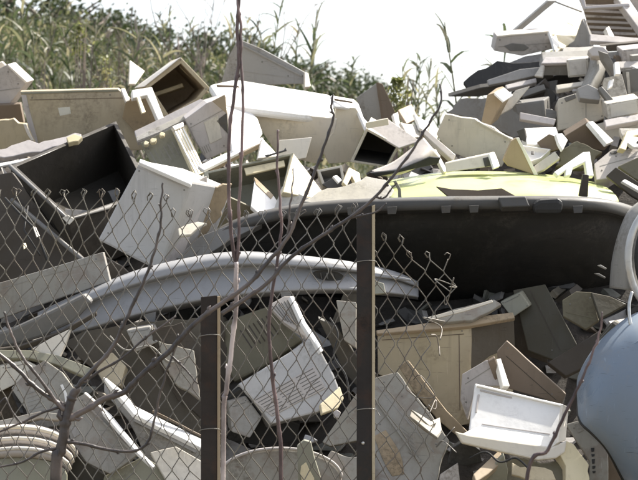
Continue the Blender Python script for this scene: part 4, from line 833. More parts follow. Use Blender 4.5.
# white drawer
o = slab('fridge_bin', 'clean white fridge drawer propped open side up beside the blue barrel', 'drawer', [(475, 383), (564, 404), (560, 441), (522, 436), (469, 430)], (.05, -.82, .57), 'white_clean_lit', d=7.2, th=.02, bevel=.005, rough=.1)
on(o, 'moulded_line', [(480, 389), (512, 396.5), (512, 398), (480, 390.5)], 'lilac', th=.003)
on(o, 'moulded_line', [(478, 394), (480, 394), (477, 412), (475.2, 412)], 'lilac', th=.003)
slab('drawer_floor', None, None, [(469, 430), (478, 426), (552, 437), (560, 441), (552, 447), (458, 436)], (.05, -.5, .85), 'white_clean_lit', d=7.08, th=.012, parent=o)
slab('front_lip', None, None, [(455, 431), (470, 435), (552, 447), (567, 440), (565, 452), (556, 458), (538, 460), (462, 443)], (.05, -.93, .3), 'white', d=7.0, th=.02, parent=o, bevel=.006)
slab('side_wall', None, None, [(563, 404), (569, 408), (566, 440), (558, 443)], (.8, -.5, .3), 'white', d=7.1, th=.012, parent=o)
# bottom right bits
slab('shade_patch', 'black patch standing for the shaded void under the lip of the white drawer', 'scrap', [(452, 448), (466, 440), (480, 450), (482, 462), (466, 466), (448, 464)], FD, 'black', d=7.1, th=.03)  # dark void under the drawer lip, its shade made as a black piece
slab('plastic_offcut', 'grey white offcut below the black shade patch', 'scrap', [(440, 474), (458, 462), (462, 500), (436, 510)], FU, 'lilac', d=7.05, th=.02)
slab('timber_strip', 'tan timber strip slanting below the white drawer', 'timber', [(473, 474), (500, 449), (504, 460), (488, 474), (476, 482)], (.1, -.6, .75), 'tan', d=6.95, th=.03)
slab('timber_strip', 'grey green board end behind the slanting tan timber strip', 'board', [(478, 482), (504, 455), (508, 470), (504, 520), (474, 520)], FD, 'greygreen', d=7.0, th=.03)
slab('plastic_sack', 'crumpled olive sack at the bottom below the white drawer', 'sack', [(500, 466), (516, 456), (540, 462), (562, 462), (588, 460), (590, 520), (500, 520)], (0, -.8, .6), 'olive', d=7.0, th=.05, rough=1.2, bevel=.01)
slab('torn_foil', 'wrinkled cream liner lying over the olive sack', 'scrap', [(512, 462), (530, 466), (552, 470), (556, 480), (530, 480), (512, 474)], FUU, 'beige', d=6.9, th=.012, rough=1.2)
o = slab('cardboard_box', 'squashed cream cardboard box under the white drawer lip', 'box', [(556, 448), (566, 440), (574, 444), (589, 464), (590, 520), (566, 520), (566, 466)], (.2, -.85, .45), 'cream', d=6.98, th=.06, rough=.5)
o = slab('stencilled_sheet', 'grey white panel with dark stencilled marks below the blue barrel', 'panel', [(566, 424), (580, 420), (608, 440), (609, 520), (588, 520), (590, 462)], (-.1, -.95, .3), 'shade_grey', d=7.15, th=.03)
for k, (y, hh) in enumerate(((448, 4), (454, 3), (459, 5), (466, 3), (471, 2.5))):
    x = 591 + k * .35; on(o, 'printed_mark', [(x, y), (x + 3.4, y - .3), (x + 3.0, y + hh - .8), (x + .6, y + hh - .5)], 'black', th=.001, off=.0035, rough=.3, bevel=0)
on(o, 'smudge', [(574, 424), (580, 422), (584, 430), (578, 433)], 'grey', th=.002, rough=.4)
slab('dark_board', 'dark strip in the gap between the stencilled panel and the blue barrel', 'board', [(606, 438), (626, 452), (640, 500), (606, 510)], FD, 'brown', d=7.25, th=.03)
# ---- lower left
o = slab('framed_sheet', 'grey metal framed sheet with a bright sloping edge behind the shorter post', 'panel', [(104, 379), (120, 390), (134, 408), (202, 441), (202, 520), (160, 500), (148, 460), (128, 420), (104, 392)], (-.1, -.93, .3), 'grey', d=7.28, th=.03, rough=.2)
slab('bright_edge', None, None, [(103, 377), (106, 377), (121, 389), (136, 406), (202, 439), (202, 448), (134, 414), (119, 396)], (.3, -.45, .84), 'white_clean_lit', d=7.2, th=.02, parent=o)  # sunlit rim of the grey sheet, its brightness painted in white
bar('edge_bead', None, None, (152, 411), (201, 436), 2.2, 'brown', 7.14, th=.012, parent=o)
o = slab('metal_plate', 'pale grey plate with a thin bright edge behind the sapling trunk', 'plate', [(66, 404), (85, 393), (110, 416), (140, 452), (128, 462), (110, 474), (86, 462), (70, 440)], (-.1, -.95, .28), 'shade_grey', d=7.15, th=.025)
slab('bright_edge', None, None, [(84, 392), (87, 392), (112, 415), (142, 452), (156, 466), (153, 467), (138, 453), (108, 418)], (.3, -.45, .84), 'white_clean_lit', d=7.1, th=.015, parent=o)  # white line paints the sun along the plate's upper edge
on(o, 'dark_spot', [(70, 428), (76, 426), (80, 434), (74, 438)], 'grey', th=.002)
slab('hardboard_sheet', 'olive grey sheet at the foot of the fence beside the shorter post', 'sheet', [(104, 476), (142, 456), (166, 470), (190, 486), (200, 540), (96, 540)], (0, -.9, .4), 'greygreen', d=7.1, th=.03, rough=.5)
slab('tarpaulin', 'dull brown tarpaulin hanging below the silver grey bumper', 'tarpaulin', [(62, 342), (90, 330), (140, 322), (200, 318), (204, 380), (204, 440), (136, 408), (106, 382), (84, 362)], (-.1, -.93, .3), 'tarp', d=7.55, th=.012, rough=1)
slab('dark_sheet', 'dark brown sheet fold hanging right of the dull brown tarpaulin', 'sheet', [(150, 330), (182, 322), (200, 345), (204, 420), (178, 400), (160, 368)], (.2, -.95, .1), 'dark_brown', d=7.45, th=.012, rough=-1.6)
slab('dark_sheet', 'dark brown sheet between the shorter post and the olive screen back', 'sheet', [(200, 318), (222, 312), (228, 370), (226, 440), (200, 440)], F, 'dark_brown', d=7.6, th=.012, rough=.8)
o = slab('plastic_sheet', 'angular grey panel with a curved white mark behind the sapling fork', 'panel', [(11, 388), (28, 370), (45, 360), (62, 372), (76, 391), (68, 424), (30, 430), (26, 410)], (-.15, -.93, .3), 'shade_grey', d=7.3, th=.03)
on(o, 'white_mark', [(60, 385), (62.5, 384), (67, 394), (67.5, 402), (65, 402), (64, 394)], 'white_clean_lit', th=.002, rough=0)
slab('plastic_offcut', 'pale lilac triangle below the dark end of the silver grey bumper', 'scrap', [(31, 349), (52, 337), (71, 328), (65, 345), (58, 360)], (-.1, -.9, .4), 'white', d=7.45, th=.02)
o = slab('trim_strip', 'grey green trim strip running under the pale lilac triangle', 'trim', [(-20, 349), (30, 350), (58, 355), (92, 368), (88, 378), (56, 364), (30, 358), (-20, 358)], (-.1, -.8, .6), 'greygreen', d=7.4, th=.025)
slab('dark_board', 'dark board behind the angular grey panel at the photo edge', 'board', [(-30, 358), (40, 358), (24, 380), (10, 392), (24, 424), (-30, 430)], F, 'dark_brown', d=7.45, th=.03)
slab('arched_strip', 'grey strip arching over the ribbed round drum', 'strip', [(-30, 430), (0, 420), (40, 411), (66, 414), (68, 421), (40, 418), (0, 428), (-30, 440)], FU, 'shade_grey', d=7.15, th=.03)
# ribbed drum
rowsd = []
def arc(rx, ry, cy, d, mid=18):
    return [(mid + rx * math.cos(a), cy - ry * math.sin(a), d + .05 * (1 - math.sin(a))) for a in (math.pi * i / 10 for i in range(11))]
seq = [(60, 30, 454, 7.16), (58, 29, 456, 7.08), (57, 26, 458, 7.07), (56, 25, 460, 7.11), (55, 24, 462, 7.04), (54, 23, 465, 7.03), (53, 22, 467, 7.07), (52, 21, 469, 7.0), (50, 19, 472, 6.99), (49, 17, 474, 7.02)]
o = sheet('ribbed_drum', 'round drum with pale ribs at the photo corner under the sapling', 'drum', [arc(*s) for s in seq], 'lilac', kv=2, k=3)
for s in (seq[1], seq[4], seq[7]):
    bm = bmesh.new(); add_tube(bm, [P(x, y, d - .012) for x, y, d in arc(*s)], .008, 7); link('rib', bm, 'white', o, smooth=True)
slab('drum_face', None, None, [(x, y) for x, y, d in arc(49, 17, 474, 7.0)] + [(-31, 530), (67, 530)], (0, -.95, .3), 'greygreen', d=7.0, th=.02, parent=o, rough=0)
slab('dark_board', 'dark board between the ribbed round drum and the pale grey plate', 'board', [(66, 440), (84, 460), (104, 474), (100, 540), (60, 540), (62, 460)], F, 'dark_grey', d=7.2, th=.03)


# ------------------------------------------------------------------ wear and fittings on the larger pieces
def by(label):
    for ob in scene.objects:
        if ob.get('label') == label: return ob
    raise KeyError(label)
def screws(o, pts, r=.8, mat='mid_grey'):
    for x, y in pts: on(o, 'screw', [(x + r * math.cos(a), y + r * math.sin(a)) for a in (math.pi * k / 4 for k in range(8))], mat, off=.002, th=.004, rough=0, bevel=.0008)
def line(o, a, b, wpx=.7, mat='grey', name='seam', off=.0012):
    dx, dy = b[0] - a[0], b[1] - a[1]; l = math.hypot(dx, dy); ux, uy = -dy / l * wpx / 2, dx / l * wpx / 2
    return on(o, name, [(a[0] + ux, a[1] + uy), (b[0] + ux, b[1] + uy), (b[0] - ux, b[1] - uy), (a[0] - ux, a[1] - uy)], mat, off=off, th=.002, rough=.05, bevel=0)
def vents(o, a, b, dirv, ln, n, mat='mid_grey', w=.8):
    for k in range(n):
        t = k / (n - 1); x, y = a[0] + (b[0] - a[0]) * t, a[1] + (b[1] - a[1]) * t
        line(o, (x, y), (x + dirv[0] * ln, y + dirv[1] * ln), w, mat, 'vent_slot')
def rim(o, a, b, wpx=1.6, mat=None, h=.010): return line(o, a, b, wpx, mat or o.data.materials[0].name, 'rib', h)
o = by('long beige board lying lengthwise below the reeds'); screws(o, [(32, 98), (110, 95), (46, 143)]); line(o, (30, 100), (124, 98), .7, 'brown'); on(o, 'sticker', [(58, 108), (70, 107), (71, 114), (60, 116)], 'sticker', off=.001, th=.002, rough=.5)
o = by('grey white appliance box leaning close beside the black crate'); line(o, (137, 167), (188, 188), .7, 'lilac'); screws(o, [(139, 171), (184, 190), (108, 233), (152, 256)])
o = by('large plain grey cabinet side on the slope of the tall heap'); screws(o, [(449, 120), (505, 142), (452, 146)]); rim(o, (476, 121), (512, 140), 1.4)
o = by('large grey sheet with a sloping top behind the big white fridge liner'); rim(o, (240, 44), (302, 76), 1.6); screws(o, [(236, 60), (262, 62), (288, 76)], .8); line(o, (231, 70), (300, 79), .7, 'grey')
o = by('pale grey board lying above the silver grey bumper on the fence side'); line(o, (2, 288), (104, 259), .8, 'grey'); screws(o, [(96, 259), (101, 277), (20, 306)]); line(o, (84, 259), (90, 285), .7, 'grey')
o = by('large scratched grey panel leaning behind the torn end of the fence'); line(o, (378, 386), (434, 452), .9, 'grey'); screws(o, [(384, 382), (402, 396), (436, 444), (380, 424)]); vents(o, (400, 426), (408, 452), (.8, .6), 15, 7, 'grey'); rim(o, (376, 400), (420, 462), 1.8)
o = by('big beige cabinet standing under the black bumper behind the torn fence end'); line(o, (382, 340), (464, 334), .8, 'brown'); line(o, (459, 334), (460, 410), .8, 'brown'); screws(o, [(383, 336), (462, 331), (464, 396)])
o = by('pale grey plate with a thin bright edge behind the sapling trunk'); line(o, (74, 408), (126, 460), .8, 'grey'); screws(o, [(72, 412), (82, 400), (120, 450)]); rim(o, (84, 402), (132, 452), 1.8)
o = by('angular grey panel with a curved white mark behind the sapling fork'); vents(o, (26, 394), (30, 414), (.95, -.3), 16, 6, 'grey'); screws(o, [(18, 390), (45, 365), (66, 416)])
o = by('grey metal framed sheet with a sloping edge behind the shorter post') if False else None
for ob in scene.objects:
    lb = ob.get('label') or ''
    if lb.startswith('grey metal framed sheet'): rim(ob, (134, 420), (196, 452), 2); screws(ob, [(150, 430), (176, 444), (192, 452)]); line(ob, (140, 436), (196, 466), .8, 'grey')
    if lb.startswith('grey box with a pitted face'): screws(ob, [(562, 103), (600, 97), (602, 116)]); line(ob, (586, 94), (586, 124), .8, 'grey')
    if lb.startswith('flat grey case'): screws(ob, [(500, 40), (546, 35), (546, 47)]); line(ob, (498, 47), (552, 43), .7, 'grey')
    if lb.startswith('grey lilac appliance case'): screws(ob, [(191, 124), (222, 104), (224, 146)]); line(ob, (190, 128), (227, 108), .7, 'grey'); vents(ob, (200, 148), (208, 144), (.4, .9), 8, 5, 'grey')
    if lb.startswith('large plain beige'): pass
    if lb.startswith('clean white fridge bin') or lb.startswith('clean white fridge drawer'): line(ob, (482, 424), (550, 434), .8, 'lilac'); rim(ob, (477, 385), (563, 405.5), 1.4, 'white_clean_lit', .012)
    if lb.startswith('light grey panel with an upright bar'): screws(ob, [(468, 378), (466, 402)]); line(ob, (465, 384), (490, 368), .8, 'grey')
    if lb.startswith('brown wooden board slanting'): screws(ob, [(508, 348), (552, 394)]); line(ob, (506, 356), (556, 400), .7, 'dark_brown')
    if lb.startswith('pale lilac grey panel with an oval'): line(ob, (600, 166), (640, 155), .7, 'grey'); screws(ob, [(602, 170), (616, 156)])
    if lb.startswith('grey white panel with dark stencilled'): line(ob, (585, 432), (606, 448), .7, 'grey'); screws(ob, [(574, 428), (604, 444)])
    if lb.startswith('olive brown screen back'): vents(ob, (240, 330), (266, 316), (.55, .83), 22, 7, 'dark_brown', 1.4); screws(ob, [(230, 326), (292, 338)])
    if lb.startswith('dark greenish board'): line(ob, (530, 290), (560, 350), 1, 'dark_brown'); screws(ob, [(524, 294), (552, 350)])
    if lb.startswith('olive grey bent panel'): line(ob, (566, 312), (594, 318), .8, 'olive'); screws(ob, [(570, 304), (590, 298)])
    if lb.startswith('grey green metal plate'): vents(ob, (150, 152), (172, 142), (.5, .86), 16, 6, 'grey'); screws(ob, [(148, 148), (184, 146)])
    if lb.startswith('open beige cabinet'): screws(ob, [(149, 87.5), (180.5, 60), (206, 89), (166, 116)], .7)
    if lb.startswith('white chamfered cabinet end'): line(ob, (-10, 92), (20, 88), .8, 'grey'); screws(ob, [(8, 72), (18, 84)])
    if lb.startswith('brown slatted board'): screws(ob, [(596, 6), (612, 38)], .8)
    if lb == 'large upturned black car bumper arching over a dark hollow': bmp = ob
    if lb.startswith('silver grey car bumper'): slv = ob
for k, (x, y) in enumerate(((292, 213), (352, 208), (392, 207), (446, 206), (474, 205.5), (578, 206))):   # clip tabs along the bumper flange
    slab('clip_tab', None, None, [(x - 5, y), (x + 5, y - .4), (x + 4, y + 7), (x - 4, y + 7.4)], F, 'dark_grey', d=D(200) - .66 + (.12 if x < 340 else 0), th=.02, parent=bmp, bevel=.002)
for x, y in ((262, 282), (388, 286)):
    bm = bmesh.new(); bmesh.ops.create_uvsphere(bm, u_segments=10, v_segments=6, radius=.007, matrix=Matrix.Translation(P(x, y + 6, 7.63 + (.2 if x > 380 else 0))) @ Matrix.Diagonal((1, .4, 1, 1))); link('bolt', bm, 'dark_grey', slv, smooth=True)
for x, y in ((150, 316), (208, 302), (286, 292)):
    slab('mount_tab', None, None, [(x - 6, y - 2), (x + 6, y - 4), (x + 5, y + 6), (x - 4, y + 8)], FD, 'silver', d=7.64, th=.01, parent=slv)
brl = by('blue plastic barrel with a glossy shoulder at the photo edge')
for off in (0, 9):
    bm = bmesh.new(); add_tube(bm, [P(*p) for p in smooth_path([(584 + off, 396 - off, 7.115), (600 + off, 374 - off, 7.065), (620 + off, 357 - off, 7.04), (648 + off, 343 - off, 7.03), (690 + off, 335 - off, 7.07)], 6)], .007, 7); link('hoop', bm, 'blue', brl, smooth=True)
# thin stacked pieces in the tall heap
XS = [
 ([(556, 85), (590, 80), (592, 84), (557, 90)], FUU, 'pale_grey', 9.75, 'grey thin slab under the thick grey slab, above the grey box'),
 ([(604, 62), (660, 60), (660, 66), (606, 69)], FUU, 'lilac', 9.85, 'lilac shelf lying just below the grey shelf board'),
 ([(627, 99), (660, 95), (660, 101), (629, 104)], FUU, 'pale_grey', 9.5, 'thin grey sheet under the grey cabinet with two bright pegs'),
 ([(520, 112), (556, 119), (554, 125), (520, 119)], FU, 'lilac', 9.35, 'narrow lilac sheet left of the grey box with the pitted face'),
 ([(468, 103), (500, 97), (499, 103), (472, 110)], FUU, 'pale_grey', 9.7, 'thin grey sheet under the long dark plank'),
 ([(590, 34), (660, 40), (660, 45), (590, 41)], FUU, 'lilac', 10.4, 'lilac rail along the bottom of the slatted brown board'),
 ([(604, 120), (660, 110), (660, 116), (606, 127)], FUU, 'lilac', 9.2, 'lilac thin sheet between the sloping grey panels at the photo edge'),
 ([(632, 56), (650, 54), (652, 68), (634, 70)], RD, 'grey', 9.9, 'grey square plate standing behind the grey cabinet pegs'),
 ([(505, 85), (536, 78), (537, 82), (507, 89)], FUU, 'lilac', 10.0, 'thin lilac strip lying on top of the long dark plank'),
 ([(520, 91), (544, 84), (546, 89), (524, 97)], FU, 'mid_grey', 9.9, 'dark thin strip below the long dark plank beside the hollow'),
 ([(563, 47), (606, 46), (606, 52), (562, 54)], FUU, 'pale_grey', 10.2, 'grey slat between the grey cone shaped cover and the thick grey slab'),
 ([(619, 128), (660, 128), (660, 134), (622, 136)], FUU, 'pale_grey', 9.1, 'grey strip above the curled cream molding')]
for pts, n, m, d, lab in XS: slab('scrap_slab', lab, 'scrap', pts, n, m, d=d, th=.03, rough=.2)

for pts, n, m, d, ex, lab in [
  ([(566, 60), (588, 58), (590, 76), (568, 78)], (-.1, -.97, -.1), 'pale_grey', 9.9, (8, -4, .2), 'square grey casing stacked beside the bent grey duct'),
  ([(622, 50), (660, 46), (660, 66), (624, 68)], (-.15, -.97, -.1), 'lilac', 9.95, (-6, -4, .2), 'lilac casing standing on the shelf at the photo edge of the tall heap'),
  ([(606, 104), (640, 98), (642, 114), (608, 120)], (.05, -.98, .1), 'pale_grey', 9.25, (-6, -5, .2), 'grey casing lying across the broad sloping panel at the photo edge'),
  ([(512, 104), (544, 100), (546, 118), (515, 122)], (-.1, -.97, .1), 'mid_grey', 9.6, (6, -4, .2), 'dark casing in the hollow left of the grey box with the pitted face')]:
    o = slab('appliance_case', lab, 'case', pts, n, m, d=d, ext=ex, bevel=.006); c_ = [sum(p[q] for p in pts) / 4 for q in (0, 1)]
    ins = [(x + (c_[0] - x) * .22, y + (c_[1] - y) * .22) for x, y in pts]; on(o, 'inset_panel', ins, m, off=.004, th=.006, rough=.1); screws(o, [(x + (c_[0] - x) * .12, y + (c_[1] - y) * .12) for x, y in pts], .6)
slab('cabinet_sheet', 'grey sheet leaning behind the dull brown tarpaulin near the shorter post', 'sheet', [(158, 340), (194, 350), (201, 400), (178, 386), (164, 366)], (.1, -.9, .4), 'shade_grey', d=7.38, th=.02, rough=-1.0)
slab('cabinet_sheet', 'tilted pale plate under the bright sloping edge beside the shorter post', 'plate', [(150, 452), (176, 446), (204, 462), (204, 490), (168, 484)], (.05, -.85, .5), 'pale_grey', d=7.12, th=.02)
slab('broken_casing', 'small cream casing corner between the sapling fork and the tarpaulin', 'case', [(92, 364), (112, 352), (126, 366), (120, 386), (104, 382)], (-.1, -.9, .35), 'beige', d=7.42, th=.05)
slab('broken_casing', 'grey casing corner below the silver grey bumper beside the taller post', 'case', [(336, 300), (356, 302), (356, 348), (344, 340)], (-.1, -.95, .2), 'shade_grey', d=7.55, th=.05)
for pts, n, m, d, ex, lab in [
  ([(0, 366), (26, 360), (38, 366), (16, 384), (0, 392)], (-.1, -.93, .3), 'pale_grey', 7.4, (-4, -3, .1), 'pale casing corner tucked under the trim strip at the photo edge'),
  ([(126, 330), (150, 326), (158, 342), (136, 352)], (-.1, -.9, .35), 'shade_grey', 7.45, (5, -3, .1), 'grey casing corner hanging at the top of the dull brown tarpaulin'),
  ([(228, 402), (246, 396), (262, 418), (250, 438), (232, 432)], (.1, -.93, .3), 'shade_grey', 7.34, (-4, -4, .1), 'grey casing in the shade below the slotted white casing'),
  ([(500, 302), (520, 292), (530, 306), (512, 318)], (-.1, -.95, .2), 'greygreen', 7.95, (4, -3, .1), 'grey green casing corner behind the stack of pale sheets'),
  ([(596, 340), (612, 322), (622, 330), (606, 350)], (-.1, -.95, .2), 'hollow_shade', 7.6, (4, -3, .1), 'dark casing corner in the hollow touching the blue barrel')]:
    o = slab('broken_casing', lab, 'casing', pts, n, m, d=d, ext=ex, bevel=.005); cx_, cy_ = sum(p[0] for p in pts) / len(pts), sum(p[1] for p in pts) / len(pts)
    screws(o, [(x + (cx_ - x) * .2, y + (cy_ - y) * .2) for x, y in pts[:3]], .6); line(o, *[(pts[q][0] + (cx_ - pts[q][0]) * .3, pts[q][1] + (cy_ - pts[q][1]) * .3) for q in (0, 1)], .6, 'mid_grey')
# loose cables
def cable(lab, pts, r=.005, mat='rubber'):
    bm = bmesh.new(); add_tube(bm, [P(*p) for p in smooth_path(pts, 7)], r, 7); tag(link('loose_cable', bm, mat, smooth=True), lab, 'cable')
cable('black cable hanging down beside the slotted white casing', [(330, 318, 7.45), (338, 334, 7.4), (334, 356, 7.38), (346, 376, 7.36), (350, 402, 7.34)], .004)
cable('pale cable lying across the brown tarpaulin', [(110, 336, 7.42), (126, 350, 7.4), (150, 346, 7.4), (170, 362, 7.38), (190, 356, 7.36)], .0035, 'shade_grey')
cable('black cable coiled under the white drawer lip', [(470, 458, 6.98), (486, 452, 6.94), (500, 462, 6.9), (516, 458, 6.9), (530, 470, 6.88)], .004)

# ================================================================== fence
FD_ = 6.5
fence = empty('chain_link_fence', ((150 - 319) / F_PX * FD_, FD_, 0))
tag(fence, 'torn rusty chain link fence with loose top loops on two posts', 'fence')
def warp(px, py):
    v = noise.noise_vector(Vector((px * .012, py * .012, 4))); u = noise.noise_vector(Vector((px * .05, py * .05, 8)))
    slack = max(0, (px - 375) / 75); sl2 = max(0, min(1, (230 - px) / 120))
    return (px + v.x * 10 + u.x * 2.2 + slack * slack * 6 * math.sin(py * .05) + sl2 * (py - 330) * -.03, py + v.y * 9 + u.y * 2.2 + slack * 3, FD_ + v.z * .05 + .05 * slack)
def top_y(px): return lerp_tab([(-40, 200), (60, 204), (100, 205), (150, 209), (200, 217), (240, 213), (300, 213), (350, 217), (362, 236), (380, 248), (410, 254), (430, 260), (445, 268), (470, 300)], px)
CW, CH = 8.8, 14.2
bm = bmesh.new()
k = 0; px = -40
while px < 452:
    yt = top_y(px); n0 = 0; pts = []; y = yt; s = k % 2
    right_cut = 470 if px < 440 else 360
    i = 0
    row0 = math.floor(yt / CH)
    while True:
        yy = (row0 + i) * CH
        if yy > (560): break
        par = (row0 + i + k) % 2
        xx = px + (CW / 2 + .55 if par else -CW / 2 - .55)
        pts.append((xx, yy, (.004 if par else -.004))); i += 1
        if px > 432 and yy > 300 + 40 * random.random() and yy > 320: break
    path = []
    first = pts[0]
    # twisted loop at the top
    a = warp(first[0], first[1])
    loop = [(first[0] - 1.5, first[1] - 1), (first[0] - 3.0, first[1] - 5), (first[0] - .5, first[1] - 8.5), (first[0] + 2.4, first[1] - 6), (first[0] + .6, first[1] - 2)]
    tw = random.uniform(-1.6, 1.6); loop = loop[random.choice((0, 0, 0, 1, 2)):]; jx = random.gauss(0, .8); loop = [(x + jx * (first[1] - y) * .2, y + random.gauss(0, .6)) for x, y in loop]
    lp = [P(*warp(x + tw * (first[1] - y) * .2, y)) for x, y in loop]
    zz = []
    for x, y, dd in pts:
        wx, wy, wd = warp(x, y); zz.append((wx + random.gauss(0, .55), wy + random.gauss(0, .7), wd + dd))
    # round the corners a little
    q = []
    for j, p in enumerate(zz):
        if 0 < j < len(zz) - 1:
            a0, a1 = zz[j - 1], zz[j + 1]
            q.append(tuple(p[c] + (a0[c] - p[c]) * .10 for c in range(3))); q.append(tuple(p[c] + (a1[c] - p[c]) * .10 for c in range(3)))
        else: q.append(p)
    add_tube(bm, lp + [P(*p) for p in q], .0020, 5)
    px += CW; k += 1
# bent ends and the tangle along the torn edge
random.seed(5)
for (cx, cy) in ((446, 280), (452, 292), (428, 345), (424, 385), (440, 400), (434, 330), (446, 440)):
    p = [(cx + random.uniform(-12, 12), cy + random.uniform(-14, 14), FD_ + random.uniform(-.04, .06)) for _ in range(4)]
    add_tube(bm, [P(*z) for z in smooth_path(p, 5)], .0020, 5)
link('wire_mesh', bm, 'wire', fence, smooth=True)
for px, d in ((366, 6.42), (210, 6.36)):
    for y in ((262, 410) if px > 300 else (336, 430)):
        bm = bmesh.new(); add_tube(bm, [P(*q) for q in smooth_path([(px - 11, y + 2, d + .03), (px - 9.5, y, d - .006), (px, y - 1.5, d - .008), (px + 9, y - 1, d - .004), (px + 11, y + 1, d + .05), (px + 14, y + 6, d + .05)], 4)], .0014, 5); link('tie_wire', bm, 'steel', fence, smooth=True)
def post(px0, px1, py_top, d, mat, lit, yaw, slant):
    wd = (px1 - px0) / F_PX * d; xc = (px0 - 319) / F_PX * d; zt = CAM_Z - (py_top - 240) / F_PX * d
    bm = bmesh.new(); t = .006; s = wd * .95
    prof = [(0, 0), (s, 0), (s, s), (s - t, s), (s - t, t), (0, t)]
    rot = Matrix.Rotation(yaw, 2); pr = [rot @ Vector(p) for p in prof]
    a = [bm.verts.new((xc + p.x, d + p.y, -.3)) for p in pr]; b = [bm.verts.new((xc + p.x, d + p.y, zt + slant * p.x)) for p in pr]
    bm.faces.new(a); bm.faces.new(b[::-1])
    for i in range(6): bm.faces.new((a[i], a[(i + 1) % 6], b[(i + 1) % 6], b[i]))
    o = link('post', bm, mat, fence, .0012)
    bm = bmesh.new(); e = rot @ Vector((s, 0)); zc = zt
    # pale strip: sunlight on the flange edge painted into the colour
    pr2 = [(s + .0005, -.004), (s + .011, -.004), (s + .011, .008), (s + .0005, .008)]; pr2 = [rot @ Vector(p) for p in pr2]
    a = [bm.verts.new((xc + p.x, d + p.y, -.3)) for p in pr2]; b = [bm.verts.new((xc + p.x, d + p.y, zt - .004 + slant * p.x)) for p in pr2]
    bm.faces.new(a); bm.faces.new(b[::-1])
    for i in range(4): bm.faces.new((a[i], a[(i + 1) % 4], b[(i + 1) % 4], b[i]))
    link('lit_flange_edge', bm, lit, o, .001)
    return o
p1 = post(357, 373, 210, 6.42, 'post_paint', 'beige', R(12), .35)
bm = bmesh.new(); c = P(363, 443, 6.41); bmesh.ops.create_uvsphere(bm, u_segments=10, v_segments=6, radius=.006, matrix=Matrix.Translation(c)); link('bolt', bm, 'chrome', p1, smooth=True)
p2 = post(201, 218, 297, 6.36, 'post_rust', 'tan', R(10), .1)

# ================================================================== bare twigs in front
def sapling(name, label, stems, mat='twig_red', main='trunk', base=None):
    a = stems[0][0][0]; r = empty(name, (P(*a).x, P(*a).y, 0))
    for i, (path, r0, r1) in enumerate(stems):
        if i == 0:
            q = P(*path[0]); path = [(path[0][0] + (path[0][0] - path[1][0]) * .2, 240 + F_PX * (CAM_Z + .05) / path[0][2], path[0][2])] + path
        link(main if i == 0 else 'branch', twig_bm(path, r0, r1), (base or mat) if i == 0 else mat, r, smooth=True)
    tag(r, label, 'sapling'); return r
d1 = 6.0
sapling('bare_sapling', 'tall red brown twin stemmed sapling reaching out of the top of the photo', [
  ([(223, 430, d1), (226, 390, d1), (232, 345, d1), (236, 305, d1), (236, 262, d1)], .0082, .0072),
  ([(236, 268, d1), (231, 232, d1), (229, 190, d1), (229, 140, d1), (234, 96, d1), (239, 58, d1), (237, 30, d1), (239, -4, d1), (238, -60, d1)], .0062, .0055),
  ([(236, 266, d1), (239, 235, d1), (239, 200, d1), (242, 150, d1), (243, 95, d1), (241, 58, d1), (241, 30, d1), (238, 0, d1), (239, -50, d1)], .0052, .0045)], base='twig_sunlit')
sapling('bare_sapling', 'slim knobbly shoot standing between the two fence posts', [
  ([(281, 478, 6.1), (278, 420, 6.1), (272, 372, 6.1), (269, 320, 6.1), (276, 268, 6.1), (281, 232, 6.1), (280, 200, 6.1), (277, 165, 6.1), (278, 130, 6.1)], .0075, .0035)])
sapling('bare_sapling', 'dark slender shoot bending across the blue barrel', [
  ([(526, 486, 5.7), (548, 450, 5.7), (562, 420, 5.7), (576, 392, 5.7), (585, 372, 5.7), (593, 352, 5.7), (600, 332, 5.7), (602, 312, 5.7)], .0068, .003)])
d2 = 5.9
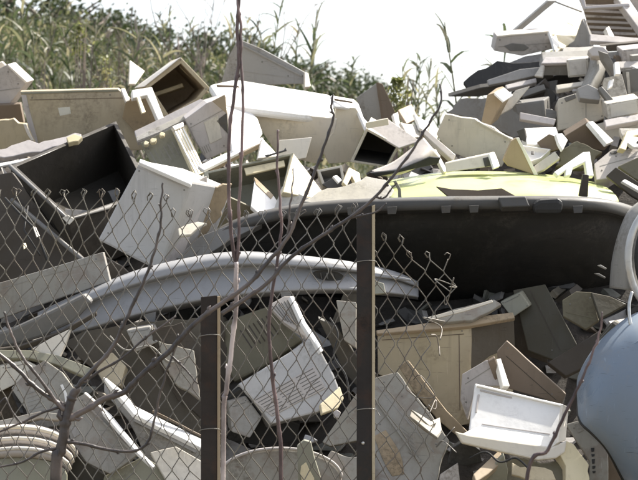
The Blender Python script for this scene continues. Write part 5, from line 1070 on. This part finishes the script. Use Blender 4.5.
sapling('bare_sapling', 'many branched grey brown sapling rising from the bottom before the fence', [
  ([(56, 480, d2), (61, 450, d2), (66, 420, d2), (71, 400, d2), (77, 388, d2)], .021, .013),
  ([(68, 412, d2), (56, 402, d2), (36, 388, d2), (16, 368, d2), (-8, 348, d2)], .009, .006),
  ([(58, 404, d2), (36, 374, d2 - .02), (22, 356, d2 - .02), (12, 336, d2 - .02), (4, 312, d2 - .02)], .006, .0035),
  ([(67, 420, d2), (82, 412, d2), (104, 399, d2), (124, 392, d2), (142, 374, d2), (168, 352, d2), (196, 322, d2), (222, 303, d2), (246, 286, d2), (268, 262, d2), (286, 240, d2), (300, 208, d2), (314, 174, d2), (324, 146, d2), (333, 118, d2), (331, 108, d2), (333, 95, d2)], .011, .0035),
  ([(222, 314, d2), (246, 298, d2), (266, 284, d2), (290, 258, d2), (318, 238, d2), (346, 220, d2), (374, 198, d2), (398, 170, d2), (416, 144, d2), (430, 122, d2), (441, 102, d2), (440, 84, d2 + .02)], .0075, .003),
  ([(76, 388, d2), (92, 370, d2), (112, 348, d2), (124, 324, d2), (134, 302, d2), (146, 276, d2), (155, 250, d2), (161, 222, d2), (161, 202, d2), (163, 183, d2)], .0075, .003),
  ([(78, 386, d2), (98, 372, d2 + .02), (122, 358, d2 + .02), (148, 336, d2 + .02), (176, 316, d2 + .02)], .005, .003),
  ([(62, 441, d2), (84, 444, d2), (110, 450, d2), (134, 451, d2), (146, 444, d2), (152, 430, d2), (158, 404, d2), (164, 380, d2), (172, 356, d2), (178, 334, d2)], .006, .0028),
  ([(60, 448, d2), (40, 452, d2), (22, 462, d2), (-6, 468, d2)], .005, .003),
  ([(70, 404, d2), (44, 412, d2), (18, 424, d2 - .02), (-6, 434, d2 - .02)], .005, .003),
  ([(22, 424, d2 - .03), (10, 408, d2 - .03), (4, 398, d2 - .03), (-10, 420, d2 - .03)], .003, .002),
  ([(172, 356, d2), (188, 372, d2), (198, 384, d2)], .004, .002),
  ([(288, 236, d2), (289, 214, d2), (292, 192, d2), (293, 168, d2)], .004, .002),
  ([(376, 197, d2), (384, 198, d2), (392, 188, d2), (397, 183, d2)], .004, .002),
  ([(350, 218, d2), (376, 212, d2), (386, 203, d2)], .004, .002),
], 'twig_grey')
for ob in list(scene.objects):
    for key in ('_org', '_pl', 'h'):
        if key in ob: del ob[key]
